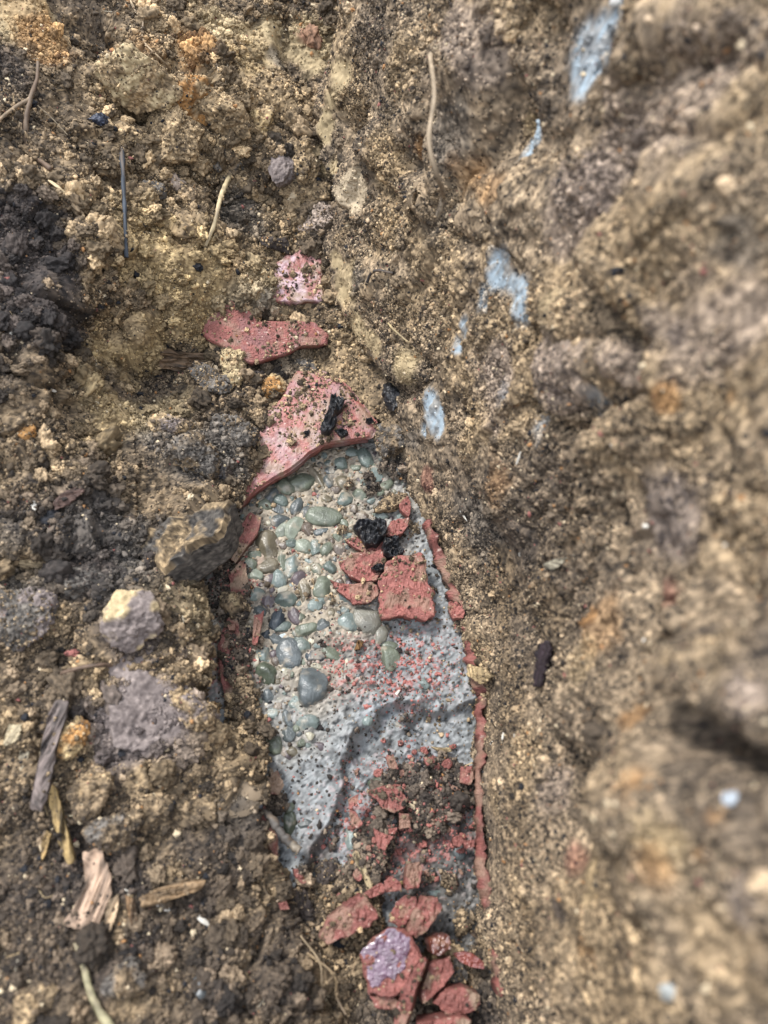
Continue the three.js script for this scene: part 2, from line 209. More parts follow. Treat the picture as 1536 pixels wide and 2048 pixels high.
function lens(a, b, r, earth, strength = 1, smooth = 0, only) { const p = hit(a, b, only); LENSES.push([p.x, p.y, p.z, r * p.depth / FOCAL, EARTH[earth], strength, smooth]); }
[[70, 480, 130, 'humus'], [50, 610, 130, 'humus'], [130, 640, 90, 'humus', 0.8], [30, 330, 70, 'brown', 0.8], [60, 40, 90, 'clay', 0.9, 0.5], [100, 95, 70, 'orange', 0.6], [300, 110, 60, 'orange', 0.35], [420, 190, 60, 'orange', 0.35], [500, 90, 50, 'orange', 0.4], [450, 540, 70, 'orange', 0.3], [330, 500, 60, 'orange', 0.35], [60, 30, 60, 'orange', 0.3], [20, 140, 70, 'humus', 0.7], [240, 200, 110, 'tan'], [420, 110, 130, 'tan'], [440, 60, 60, 'clay', 0.7, 0.6], [380, 100, 50, 'orange', 0.7],
  [330, 190, 40, 'orange'], [360, 205, 26, 'rust', 0.6], [530, 90, 60, 'clay', 0.7, 0.7], [560, 200, 80, 'tan'], [490, 120, 50, 'yellow', 0.7, 0.5], [620, 90, 60, 'clay', 0.8, 0.5], [615, 80, 22, 'rust', 0.6], [480, 230, 90, 'tan', 0.8], [370, 300, 120, 'tan', 0.6], [560, 420, 80, 'tan', 0.7], [470, 440, 70, 'grey', 0.7],
  [300, 520, 110, 'yellow', 0.9], [400, 560, 110, 'yellow', 0.9], [500, 560, 80, 'clay', 0.6], [480, 600, 60, 'grey', 0.4], [250, 700, 110, 'yellow', 0.9], [200, 800, 100, 'yellow', 0.8], [310, 830, 90, 'clay', 0.6], [230, 640, 60, 'tan', 0.8], [90, 780, 100, 'brown'], [60, 900, 100, 'brown', 0.8],
  [430, 900, 90, 'grey', 0.9], [340, 920, 90, 'grey', 0.8], [280, 980, 90, 'brown', 0.8], [100, 1010, 130, 'humus', 0.7], [220, 1120, 130, 'grey', 0.9], [60, 1200, 110, 'grey', 0.9], [150, 1180, 80, 'humus', 0.8], [20, 1080, 60, 'grey', 0.6], [330, 1230, 90, 'clay', 0.5], [270, 1290, 70, 'mauve', 0.8, 0.4],
  [290, 1400, 110, 'mauve', 1, 0.5], [230, 1480, 90, 'mauve', 0.9, 0.4], [350, 1360, 60, 'tan', 0.5, 0.3], [390, 1260, 60, 'tan', 0.7], [390, 1400, 60, 'tan', 0.9], [340, 1500, 70, 'mauve', 0.6], [130, 1400, 80, 'humus', 0.6], [40, 1400, 80, 'brown', 0.6], [100, 1560, 120, 'brown', 0.8], [320, 1640, 130, 'brown', 0.9], [60, 1750, 140, 'humus', 0.5],
  [400, 1640, 70, 'tan', 0.6], [450, 1780, 120, 'brown', 0.9], [300, 1900, 160, 'brown', 0.9], [500, 1950, 120, 'humus', 0.4], [80, 1950, 160, 'brown', 0.8], [580, 1860, 80, 'humus', 0.6], [480, 1620, 60, 'grey', 0.6], [700, 570, 60, 'clay', 0.7, 0.3], [720, 700, 70, 'tan', 0.8], [650, 720, 60, 'tan', 0.6], [560, 720, 50, 'grey', 0.5], [520, 620, 40, 'grey', 0.6], [430, 1000, 60, 'brown'],
  [800, 120, 90, 'tan', 0.8], [760, 330, 70, 'tan'], [715, 380, 60, 'cream', 0.8, 0.8], [650, 240, 40, 'clay', 0.9, 0.8], [640, 330, 40, 'clay', 0.7, 0.6], [690, 460, 50, 'tan', 0.7], [780, 450, 80, 'tan'], [720, 560, 40, 'grey', 0.6], [755, 690, 36, 'clay', 0.8, 0.7], [815, 735, 46, 'clay', 0.9, 0.7], [700, 600, 30, 'yellow', 0.6, 0.4],
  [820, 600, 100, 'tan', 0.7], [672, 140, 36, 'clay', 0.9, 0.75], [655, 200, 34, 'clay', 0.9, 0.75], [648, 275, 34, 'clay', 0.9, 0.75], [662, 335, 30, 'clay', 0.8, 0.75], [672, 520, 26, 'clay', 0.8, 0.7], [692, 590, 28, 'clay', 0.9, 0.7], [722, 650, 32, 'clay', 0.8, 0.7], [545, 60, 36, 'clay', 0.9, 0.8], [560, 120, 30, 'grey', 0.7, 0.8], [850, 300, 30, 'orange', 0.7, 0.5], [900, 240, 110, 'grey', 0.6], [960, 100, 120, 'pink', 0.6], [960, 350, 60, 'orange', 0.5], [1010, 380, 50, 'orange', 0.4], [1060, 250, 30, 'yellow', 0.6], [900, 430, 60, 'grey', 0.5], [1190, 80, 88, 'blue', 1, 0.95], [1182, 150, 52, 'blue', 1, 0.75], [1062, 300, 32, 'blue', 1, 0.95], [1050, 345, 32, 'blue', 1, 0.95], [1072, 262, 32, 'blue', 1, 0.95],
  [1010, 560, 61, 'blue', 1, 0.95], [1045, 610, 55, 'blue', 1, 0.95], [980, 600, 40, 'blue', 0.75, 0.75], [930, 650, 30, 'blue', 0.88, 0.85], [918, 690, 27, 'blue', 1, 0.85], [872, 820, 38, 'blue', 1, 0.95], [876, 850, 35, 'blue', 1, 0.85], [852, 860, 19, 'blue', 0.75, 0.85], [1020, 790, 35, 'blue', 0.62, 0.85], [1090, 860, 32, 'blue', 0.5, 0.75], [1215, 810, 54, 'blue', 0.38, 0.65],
  [1000, 750, 110, 'pink', 0.7], [1120, 740, 120, 'pink', 0.8], [1240, 720, 80, 'pink', 0.7], [1150, 420, 140, 'pink', 0.7], [1250, 300, 140, 'pink', 0.7], [1400, 200, 200, 'pink', 0.6], [1130, 600, 80, 'clay', 0.5], [1440, 650, 160, 'pink', 0.6], [1320, 640, 70, 'mauve', 0.5], [1480, 470, 90, 'grey', 0.6, 0.6], [1330, 800, 40, 'orange', 0.7], [1470, 800, 30, 'orange', 0.8],
  [950, 880, 70, 'tan', 0.8], [1010, 960, 60, 'orange', 0.35], [860, 960, 28, 'rust', 0.5], [960, 1060, 90, 'grey', 0.6], [1050, 1080, 70, 'humus', 0.5], [1000, 1200, 90, 'brown'], [1100, 1200, 100, 'brown', 0.8], [1030, 1400, 100, 'brown', 0.9], [1150, 1060, 90, 'brown', 0.6], [1220, 1250, 80, 'orange', 0.35], [1180, 1230, 30, 'orange', 0.7], [1330, 1200, 60, 'rust', 0.5, 0.3],
  [1350, 1020, 120, 'mauve', 0.6, 0.3], [1480, 1050, 120, 'tan', 0.5], [1090, 1330, 40, 'humus', 0.8], [1170, 1330, 50, 'yellow', 0.3], [1240, 1310, 60, 'humus', 0.4], [1260, 1430, 50, 'orange', 0.6, 0.3], [1450, 1320, 90, 'tan', 0.7], [1500, 1400, 60, 'pink', 0.7], [1420, 1290, 60, 'humus', 0.5], [1220, 1520, 80, 'humus', 0.5, 0.3], [1450, 1480, 90, 'humus', 0.5],
  [1280, 1590, 60, 'orange', 0.6, 0.4], [1340, 1680, 90, 'yellow', 0.6, 0.5], [1320, 1730, 60, 'orange', 0.5, 0.4], [1460, 1640, 40, 'orange', 0.5], [1410, 1710, 30, 'orange', 0.8], [1440, 1900, 140, 'tan', 0.6], [1050, 1650, 110, 'brown', 0.8], [1080, 1850, 120, 'brown', 0.8], [1150, 1720, 50, 'rust', 0.5, 0.3], [1120, 1600, 60, 'pink', 0.5], [1200, 1750, 60, 'yellow', 0.4], [1130, 1815, 40, 'humus', 0.9],
  [1000, 1600, 60, 'tan', 0.6], [1060, 1780, 80, 'tan', 0.5], [1190, 1880, 50, 'orange', 0.4], [1280, 1890, 60, 'humus', 0.5], [1520, 1780, 70, 'mauve', 0.5], [790, 900, 50, 'grey', 0.8], [140, 1880, 200, 'humus', 0.62], [360, 1880, 200, 'humus', 0.58], [420, 1720, 130, 'humus', 0.45], [200, 1700, 130, 'humus', 0.4], [60, 1300, 130, 'humus', 0.5], [150, 1080, 150, 'humus', 0.5], [560, 1950, 120, 'humus', 0.4], [420, 1200, 60, 'grey', 0.6], [480, 1560, 60, 'grey', 0.5], [830, 880, 40, 'grey', 0.6],
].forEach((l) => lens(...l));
const BASE_BANK = EARTH.brown, BASE_SPILT = [0.012, 0.010, 0.0095, 0.235, 0.182, 0.132], BASE_FACE = [0.020, 0.015, 0.0115, 0.49, 0.37, 0.240], soil = { d: [0, 0, 0], l: [0, 0, 0], smooth: 0, r: 0, g: 0, b: 0 };
const CELL = 0.016, lensCells = new Map();
function lensesNear(x, y, z) {
  const kx = Math.floor(x / CELL), ky = Math.floor(y / CELL), kz = Math.floor(z / CELL), key = (kx * 4096 + ky) * 4096 + kz; let l = lensCells.get(key);
  if (!l) { l = LENSES.filter((q) => Math.hypot(q[0] - (kx + 0.5) * CELL, q[1] - (ky + 0.5) * CELL, q[2] - (kz + 0.5) * CELL) < q[3] * 1.35 + CELL); lensCells.set(key, l); }
  return l;
}
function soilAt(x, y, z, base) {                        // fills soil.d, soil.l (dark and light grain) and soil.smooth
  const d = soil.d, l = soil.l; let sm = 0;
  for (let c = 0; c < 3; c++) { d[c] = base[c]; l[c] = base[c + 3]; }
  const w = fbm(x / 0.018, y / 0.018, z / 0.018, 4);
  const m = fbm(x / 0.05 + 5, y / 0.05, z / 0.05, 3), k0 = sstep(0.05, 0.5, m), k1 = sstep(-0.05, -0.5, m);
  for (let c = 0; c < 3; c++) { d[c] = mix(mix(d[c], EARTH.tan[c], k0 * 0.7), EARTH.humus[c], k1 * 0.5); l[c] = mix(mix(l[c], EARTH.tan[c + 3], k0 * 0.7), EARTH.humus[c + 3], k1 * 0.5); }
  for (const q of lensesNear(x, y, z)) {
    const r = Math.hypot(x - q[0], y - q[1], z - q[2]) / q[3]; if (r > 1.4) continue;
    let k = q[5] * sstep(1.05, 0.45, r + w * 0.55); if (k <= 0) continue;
    const e = q[4]; if (e === EARTH.blue) k *= 0.4 + 0.6 * sstep(-0.3, 0.15, fbm(z / 0.0035, y / 0.014, x / 0.0035 + 3, 3)); for (let c = 0; c < 3; c++) { d[c] = mix(d[c], e[c], k); l[c] = mix(l[c], e[c + 3], k); }  // blue smears break into streaks: sky sheen on moist clay, painted as colour
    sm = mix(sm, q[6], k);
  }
  soil.smooth = sm;
}
function grain(x, y, z, s = 1) {                        // 0 dark .. 1 light, in grains of a few sizes
  worley(x / (0.0016 * s), y / (0.0016 * s), z / (0.0016 * s)); const a = wId, e = sstep(0.0, 0.2, wF2 - wF1);
  const n = fbm(x / 0.006, y / 0.006, z / 0.006, 3), p = noise(x / 0.0006, y / 0.0006, z / 0.0006);
  return clamp((0.10 + 0.66 * a * a + 0.32 * n + 0.30 * p) * (0.5 + 0.5 * e) + 0.10, 0, 1.1);
}

// ------------------------------------------------------------------ fine relief of the soil
function crumble(x, y, z, sm, lumpy = 1) {                         // lumps and grains, in metres along the normal
  const big = 0.0036 * fbm(x / 0.034, y / 0.034, z / 0.034, 3);
  worley(x / 0.013 + 3, y / 0.013, z / 0.013); const mask = sstep(-0.1, 0.4, fbm(x / 0.045, y / 0.045 + 8, z / 0.045, 2)), clod0 = 0.0046 * mask * (0.35 + 0.65 * wId) * sstep(0.0, 0.25, wF2 - wF1);
  worley(x / 0.026 + 9, y / 0.026, z / 0.026); const clod = clod0 + 0.0072 * sstep(-0.15, 0.35, fbm(x / 0.07, y / 0.07 + 2, z / 0.07, 2)) * wId * sstep(0.0, 0.16, wF2 - wF1);
  const mid = 0.0011 * fbm(x / 0.0065, y / 0.0065, z / 0.0065, 4);
  worley(x / 0.0034, y / 0.0034, z / 0.0034); const g1 = 0.0012 * (0.2 + 0.8 * wId) * Math.sqrt(Math.max(0, 1 - wF1 * wF1 * 1.7));
  const g2 = 0.0007 * noise(x / 0.0012, y / 0.0012, z / 0.0012), rough = 1 - 0.8 * sm;
  return big + (clod * lumpy + mid + g1 + g2) * rough;
}
let calmSpots = [];
function bankRelief(x, h, z) { let k = 1; for (const c of calmSpots) { const r = Math.hypot(x - c[0], z - c[1]) / c[2]; if (r < 1.5) k = Math.min(k, 0.28 + 0.72 * sstep(0.8, 1.4, r)); } return crumble(x, h, z, soil.smooth) * k; }
function faceRelief(x, y, z) {
  const scrape = sstep(-0.1, 0.4, fbm(z / 0.05, y / 0.09, 2.2, 2)), low = sstep(0.08, 0.02, y) * 0.35;
  return crumble(x, y, z, soil.smooth, 0.5) * (1 - low) + scrape * 0.0026 * fbm(z / 0.0055, y / 0.05, 5.5, 3) + 0.0035 * (1 - low) * fbm(z / 0.06, y / 0.06, 7.7, 2);
}
function settle(p) {                                    // from the smooth surface to the crumbly one
  if (p.kind === 'slab') { p.y = slabTop(p.x, p.z); return p; }
  soilAt(p.x, p.y, p.z, p.kind === 'face' ? BASE_FACE : BASE_BANK);
  return p.addScaledVector(normalAt(p), p.kind === 'face' ? faceRelief(p.x, p.y, p.z) : bankRelief(p.x, p.y, p.z));
}
calmSpots = [[580, 560, 70, 0.03], [440, 650, 50, 0.018], [580, 680, 80, 0.018], [570, 880, 90, 0.008], [660, 820, 100, 0.008], [520, 960, 50, 0.008]].map(([a, b, r, h]) => { const p = onLevel(a, b, h); return [p.x, p.z, r * 0.42 / FOCAL]; });

// ------------------------------------------------------------------ scene helpers
const used = {};
function numbered(name) { const n = used[name] = (used[name] ?? -1) + 1; return n ? `${name}_${String(n).padStart(3, '0')}` : name; }
function put(o, name, label, category, group, kind) {
  o.name = numbered(name); if (label) o.userData.label = label; if (category) o.userData.category = category; if (group) o.userData.group = group; if (kind) o.userData.kind = kind;
  o.castShadow = o.receiveShadow = true; scene.add(o); return o;
}
const std = (rough, extra = {}) => new THREE.MeshStandardMaterial({ vertexColors: true, roughness: rough, ...extra });
// fine relief shared by stones, wood and red material: a small tiling height field, uv in metres
function reliefTexture(size, f) {
  const a = new Uint8Array(size * size * 4);
  for (let j = 0; j < size; j++) for (let i = 0; i < size; i++) { const v = clamp(127 + 127 * f(i / size, j / size), 0, 255), o = (j * size + i) * 4; a[o] = a[o + 1] = a[o + 2] = v; a[o + 3] = 255; }
  const t = new THREE.DataTexture(a, size, size); t.wrapS = t.wrapT = THREE.RepeatWrapping; t.magFilter = THREE.LinearFilter; t.minFilter = THREE.LinearMipmapLinearFilter; t.generateMipmaps = true; t.needsUpdate = true; return t;
}
const ring = (u, v, k, n) => { const a = u * 2 * Math.PI, b = v * 2 * Math.PI, R = k / 6.283; return fbm(Math.cos(a) * R, Math.sin(a) * R + 20, Math.cos(b) * R + Math.sin(b) * R * 1.7 + 40, n); };
const reliefRough = reliefTexture(256, (u, v) => ring(u, v, 24, 4));
const M = {
  soil: std(0.92), slab: std(0.72), stone: std(0.34, { bumpMap: reliefRough, bumpScale: 0.0002 }), red: std(0.68, { bumpMap: reliefRough, bumpScale: 0.0006 }), glaze: new THREE.MeshPhysicalMaterial({ vertexColors: true, roughness: 0.42, clearcoat: 1, clearcoatRoughness: 0.22, ior: 1.9, bumpMap: reliefRough, bumpScale: 0.00055 }),
  satin: new THREE.MeshPhysicalMaterial({ vertexColors: true, roughness: 0.5, clearcoat: 0.25, clearcoatRoughness: 0.4, bumpMap: reliefRough, bumpScale: 0.0003 }), coal: std(0.5), wood: std(0.75), root: std(0.7), pale: std(0.6),
};
const geom = (pos, idx, col, uv) => {
  const g = new THREE.BufferGeometry(); g.setAttribute('position', new THREE.BufferAttribute(pos instanceof Float32Array ? pos : new Float32Array(pos), 3)); g.setIndex(new THREE.BufferAttribute(idx instanceof Uint32Array ? idx : new Uint32Array(idx), 1));
  if (col) g.setAttribute('color', new THREE.BufferAttribute(col instanceof Float32Array ? col : new Float32Array(col), 3)); if (uv) g.setAttribute('uv', new THREE.BufferAttribute(new Float32Array(uv), 2));
  g.computeVertexNormals(); return g;
};
function sheet(us, vs, f, flip) {                       // f(u, v, i) writes P (position) and Q (colour)
  const nu = us.length, nv = vs.length, pos = new Float32Array(nu * nv * 3), col = new Float32Array(nu * nv * 3), idx = new Uint32Array((nu - 1) * (nv - 1) * 6);
  let o = 0; for (let j = 0; j < nv; j++) for (let i = 0; i < nu; i++) { f(us[i], vs[j]); pos[o] = P[0]; pos[o + 1] = P[1]; pos[o + 2] = P[2]; col[o] = Q[0]; col[o + 1] = Q[1]; col[o + 2] = Q[2]; o += 3; }
  o = 0; for (let j = 0; j + 1 < nv; j++) for (let i = 0; i + 1 < nu; i++) { const a = j * nu + i, b = a + 1, c = a + nu, d = c + 1; if (flip) { idx[o] = a; idx[o + 1] = b; idx[o + 2] = c; idx[o + 3] = b; idx[o + 4] = d; idx[o + 5] = c; } else { idx[o] = a; idx[o + 1] = c; idx[o + 2] = b; idx[o + 3] = b; idx[o + 4] = c; idx[o + 5] = d; } o += 6; }
  return geom(pos, idx, col);
}
const P = [0, 0, 0], Q = [0, 0, 0];
function spaced(from, to, inA, inB, step) {             // coordinates: fine between inA and inB, ever coarser outside
  const l = []; for (let x = inA; x <= inB; x += step) l.push(x);
  for (let x = inB + step * 2, s = step * 2; x < to + s; x += s, s *= 1.1) l.push(Math.min(x, to));
  const f = []; for (let x = inA - step * 2, s = step * 2; x > from - s; x -= s, s *= 1.1) f.push(Math.max(x, from));
  return [...f.reverse(), ...l].filter((v, i, a) => !i || v > a[i - 1] + 1e-7);
}
// ------------------------------------------------------------------ the setting: bank, face, concrete, ground
const STEP = 0.0006;
const bankUs = spaced(-0.62, 0.40, -0.245, 0.075, STEP), bankVs = spaced(-0.95, 0.62, -0.50, 0.062, STEP);
const bankGeo = sheet(bankUs, bankVs, (x, z) => {
  const h = bankHeight(x, z), d = lipD, e = 0.0015, near = x > -0.26 && x < 0.1 && z > -0.55 && z < 0.1;
  let nx = 0, nz = 0; if (near) { nx = -(bankHeight(x + e, z) - h) / e; nz = -(bankHeight(x, z + e) - h) / e; }
  const n = 1 / Math.hypot(nx, 1, nz); nx *= n; nz *= n;
  soilAt(x, h, z, BASE_BANK);
  const c = bankRelief(x, h, z), over = d > -0.012 ? (0.010 * sstep(0.006, 0.026, h) - 0.008 * sstep(0.016, 0.0, h)) * Math.exp(-Math.max(0, d) / 0.012) : 0, hl = Math.hypot(nx, nz) + 1e-6;
  P[0] = x + nx * c + nx / hl * over; P[1] = h + n * c; P[2] = z + nz * c + nz / hl * over;
  const g = grain(P[0], P[1], P[2]) * (1 - soil.smooth) + soil.smooth * (0.55 + 0.3 * fbm(x / 0.004, h / 0.004, z / 0.004, 3));
  for (let k = 0; k < 3; k++) Q[k] = mix(soil.d[k], soil.l[k], g);
}, false);
const bank = put(new THREE.Mesh(bankGeo, M.soil), 'soil_bank', 'crumbly brown and yellow soil bank on the left and at the head of the dig', 'soil bank', null, 'structure');

const faceUs = spaced(-0.95, 0.62, -0.50, 0.055, 0.0007), faceVs = spaced(-0.03, 0.318, -0.012, 0.15, 0.00072);
{ const top = []; for (let y = 0.1515, s = 0.001; y < 0.318; y += s, s = Math.min(0.0016, s * 1.01)) top.push(y); faceVs.length = faceVs.findIndex((v) => v > 0.15) < 0 ? faceVs.length : faceVs.findIndex((v) => v > 0.15); faceVs.push(...top, 0.318); }
const faceGeo = sheet(faceUs, faceVs, (z, y) => {
  const x = faceX(z, y), e = 0.0015, nx = -1, dy = (faceX(z, y + e) - x) / e, dz = (faceX(z + e, y) - x) / e, n = 1 / Math.hypot(1, dy, dz);
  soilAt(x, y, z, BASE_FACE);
  const sm = clamp(soil.smooth, 0, 1), c = faceRelief(x, y, z);
  P[0] = x + nx * n * c; P[1] = y + dy * n * c; P[2] = z + dz * n * c;
  const g = grain(P[0], P[1], P[2]) * (1 - sm) + sm * (0.55 + 0.35 * fbm(x / 0.003, y / 0.012, z / 0.003, 3));
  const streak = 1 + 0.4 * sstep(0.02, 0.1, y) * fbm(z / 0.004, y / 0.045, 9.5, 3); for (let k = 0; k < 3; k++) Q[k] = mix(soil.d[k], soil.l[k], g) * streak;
}, false);
const face = put(new THREE.Mesh(faceGeo, M.soil), 'soil_face', 'steep dug soil face along the right side of the dig', 'soil face', null, 'structure');

// concrete: gritty mortar among pebbles, bare blue-grey cement below, dirt lying on it
const slabSpot = (a, b) => onLevel(a, b, 0);
const ridge = line(px([[600, 1760], [655, 1660], [690, 1590], [690, 1520], [705, 1478], [735, 1448], [770, 1420], [800, 1402], [835, 1412], [870, 1425], [905, 1420], [940, 1405], [990, 1385]], 0));
const DIRT = [[800, 1545, 50], [850, 1575, 60], [770, 1580, 45], [740, 1650, 45], [710, 1745, 40], [620, 1830, 70], [905, 1560, 45], [900, 1610, 45], [830, 1640, 45], [760, 1720, 50], [690, 1820, 70], [620, 1900, 110], [700, 1940, 80], [465, 1230, 60], [475, 1330, 50], [480, 1400, 60], [500, 1480, 50], [530, 1590, 45], [460, 1130, 40], [770, 1000, 45], [800, 950, 50], [830, 1060, 30], [900, 1200, 26], [920, 1255, 30], [940, 2000, 80], [880, 1960, 60], [430, 1180, 50], [545, 1600, 25], [720, 1880, 60], [850, 2030, 60], [905, 1760, 20], [930, 1840, 26], [860, 2130, 110], [920, 2230, 120], [1000, 2180, 100], [780, 2200, 100], [850, 2330, 130], [980, 2330, 130]].map(([a, b, r]) => { const p = slabSpot(a, b); return [p.x, p.z, r * 0.36 / FOCAL]; });
const SAND = slabSpot(610, 1100), CEM = slabSpot(760, 1420), REDDISH = [[830, 1330, 90], [780, 1640, 120], [880, 1640, 90], [470, 1150, 60], [450, 1330, 60], [760, 1340, 70], [690, 1330, 60], [740, 1130, 60]].map(([a, b, r]) => { const p = slabSpot(a, b); return [p.x, p.z, r * 0.36 / FOCAL]; });
const PITS = [[805, 1385, 18, 0.004], [895, 1425, 15, 0.004], [850, 1465, 40, 0.003], [905, 1400, 14, 0.002], [735, 1500, 30, 0.003], [690, 1420, 22, 0.002], [860, 1390, 12, -0.002], [770, 1480, 16, -0.003], [800, 1445, 20, -0.002], [715, 1395, 20, -0.002]].map(([a, b, r, d]) => { const p = slabSpot(a, b); return [p.x, p.z, r * 0.36 / FOCAL, d]; });
let slabDirt = 0; const SOOT = [[900, 1800, 90], [910, 1890, 80], [870, 1730, 60], [930, 1700, 60], [840, 1680, 50], [790, 1700, 50], [640, 1700, 40], [880, 1600, 50]].map(([a, b, r]) => { const p = slabSpot(a, b); return [p.x, p.z, r * 0.36 / FOCAL]; });
function slabTop(x, z) {
  const q = ridge(x, z) + 0.003 * fbm(x / 0.010, 4.4, z / 0.010, 3);
  const zone = sstep(0.035, -0.005, Math.hypot(x - CEM.x, z - CEM.z) - 0.03);
  let h = 0.0013 * fbm(x / 0.02, 0.3, z / 0.02, 4) + zone * (0.0034 * fbm(x / 0.013, 6.6, z / 0.013, 4) + 0.0022 * (0.5 - Math.abs(fbm(x / 0.007, 2.6, z / 0.007, 3)))) - 0.006 * sstep(0.001, -0.002, q) + 0.0020 * Math.exp(-(((q - 0.003) / 0.004) ** 2));
  for (const c of PITS) { const r = ((x - c[0]) ** 2 + (z - c[1]) ** 2) / (c[2] * c[2]); if (r < 3) h -= c[3] * Math.exp(-(r ** 2) * 1.3); }
  let dirt = -0.3 + 0.6 * fbm(x / 0.010, 2.7, z / 0.013, 4); for (const c of DIRT) { const r = Math.hypot(x - c[0], z - c[1]) / c[2]; if (r < 1.7) dirt += 0.8 * Math.exp(-r * r * 1.4); }
  slabDirt = sstep(0.05, 0.45, dirt);
  return h + slabDirt * 0.0035;
}
const slabUs = [], slabVs = []; for (let x = -0.105; x < 0.10; x += 0.0006) slabUs.push(x); for (let z = -0.262; z < 0.08; z += 0.0006) slabVs.push(z);
const slabGeo = sheet(slabUs, slabVs, (x, z) => {
  let h = slabTop(x, z); const dirt = slabDirt;
  const sandy = sstep(0.07, 0.03, Math.hypot((x - SAND.x) * 1.1, (z - SAND.z) * 0.62) + 0.012 * fbm(x / 0.015, 8.1, z / 0.015, 3));
  worley(x / 0.0016, 2.5, z / 0.0016); const id = wId, f = wF1;
  h += 0.0011 * (1 - f) * (0.3 + id) + 0.0005 * noise(x / 0.0011, 1.1, z / 0.0011);
  const fine = fbm(x / 0.0022, 3.5, z / 0.0022, 3), tone = 0.70 + 0.38 * fine + 0.5 * (id - 0.5);
  let r = mix(0.285, 0.37, sandy), g = mix(0.302, 0.315, sandy), b = mix(0.306, 0.24, sandy);
  const blue = sstep(0.03, 0.01, Math.hypot(x - CEM.x - 0.012, (z - CEM.z - 0.012))) * sstep(-0.2, 0.4, fbm(x / 0.014, 5.9, z / 0.014, 3)); r = mix(r, 0.285, blue); g = mix(g, 0.318, blue); b = mix(b, 0.342, blue);
  r *= tone; g *= tone; b *= tone;
  let soot = 0; for (const c of SOOT) { const q = Math.hypot(x - c[0], z - c[1]) / c[2]; if (q < 1.6) soot += Math.exp(-q * q * 1.4); }
  soot = sstep(0.15, 0.75, soot + 0.5 * fbm(x / 0.01, 3.9, z / 0.01, 4)); const sk = 0.05 + 0.15 * id * id; r = mix(r, sk, soot); g = mix(g, sk * 0.96, soot); b = mix(b, sk * 0.9, soot); h += soot * 0.0012 * fbm(x / 0.004, 4.2, z / 0.004, 3);
  let red = 0; for (const c of REDDISH) { const q = Math.hypot(x - c[0], z - c[1]) / c[2]; if (q < 1.6) red += Math.exp(-q * q * 1.5); }
  red = clamp(red, 0, 1) * (id > 0.80 ? 0.8 : 0.14 * sstep(-0.1, 0.5, fbm(x / 0.008, 1.9, z / 0.008, 2))); r = mix(r, 0.34, red); g = mix(g, 0.105, red); b = mix(b, 0.09, red);
  if (id < 0.06) { r *= 0.4; g *= 0.42; b *= 0.45; }
  if (dirt > 0) {
    soilAt(x, 0.003, z, BASE_SPILT); const gr = grain(x, h, z), k = sstep(0.15, 0.75, dirt + 0.35 * (id - 0.5));
    h += dirt * (crumble(x, h, z, 0) * 0.75); r = mix(r, mix(soil.d[0], soil.l[0], gr), k); g = mix(g, mix(soil.d[1], soil.l[1], gr), k); b = mix(b, mix(soil.d[2], soil.l[2], gr), k);
  }
  P[0] = x; P[1] = h - 0.004 * sstep(0.003, 0.012, x - foot(z)); P[2] = z; Q[0] = r; Q[1] = g; Q[2] = b;
}, false);
const slab = put(new THREE.Mesh(slabGeo, M.slab), 'concrete_floor', 'pebbly grey concrete laid bare at the bottom of the dig', 'concrete', null, 'structure');

{ // the ground round the dig, out to the horizon
  const s = new THREE.Shape(); s.moveTo(-60, -60); s.lineTo(60, -60); s.lineTo(60, 60); s.lineTo(-60, 60); s.closePath();
  const h = new THREE.Path(); h.moveTo(-0.58, -0.58); h.lineTo(-0.58, 0.91); h.lineTo(0.12, 0.91); h.lineTo(0.12, -0.58); h.closePath(); s.holes.push(h);
  const g = new THREE.ShapeGeometry(s); g.rotateX(-Math.PI / 2); const n = g.attributes.position.count, c = new Float32Array(n * 3); for (let i = 0; i < n; i++) { c[i * 3] = 0.10; c[i * 3 + 1] = 0.075; c[i * 3 + 2] = 0.048; }
  g.setAttribute('color', new THREE.BufferAttribute(c, 3));
  const ground = put(new THREE.Mesh(g, M.soil), 'ground', 'level brown ground round the dig', null, null, 'structure'); ground.position.y = 0.302;
}

// ------------------------------------------------------------------ shapes of loose things
const lin = (r, g, b) => [r, g, b];
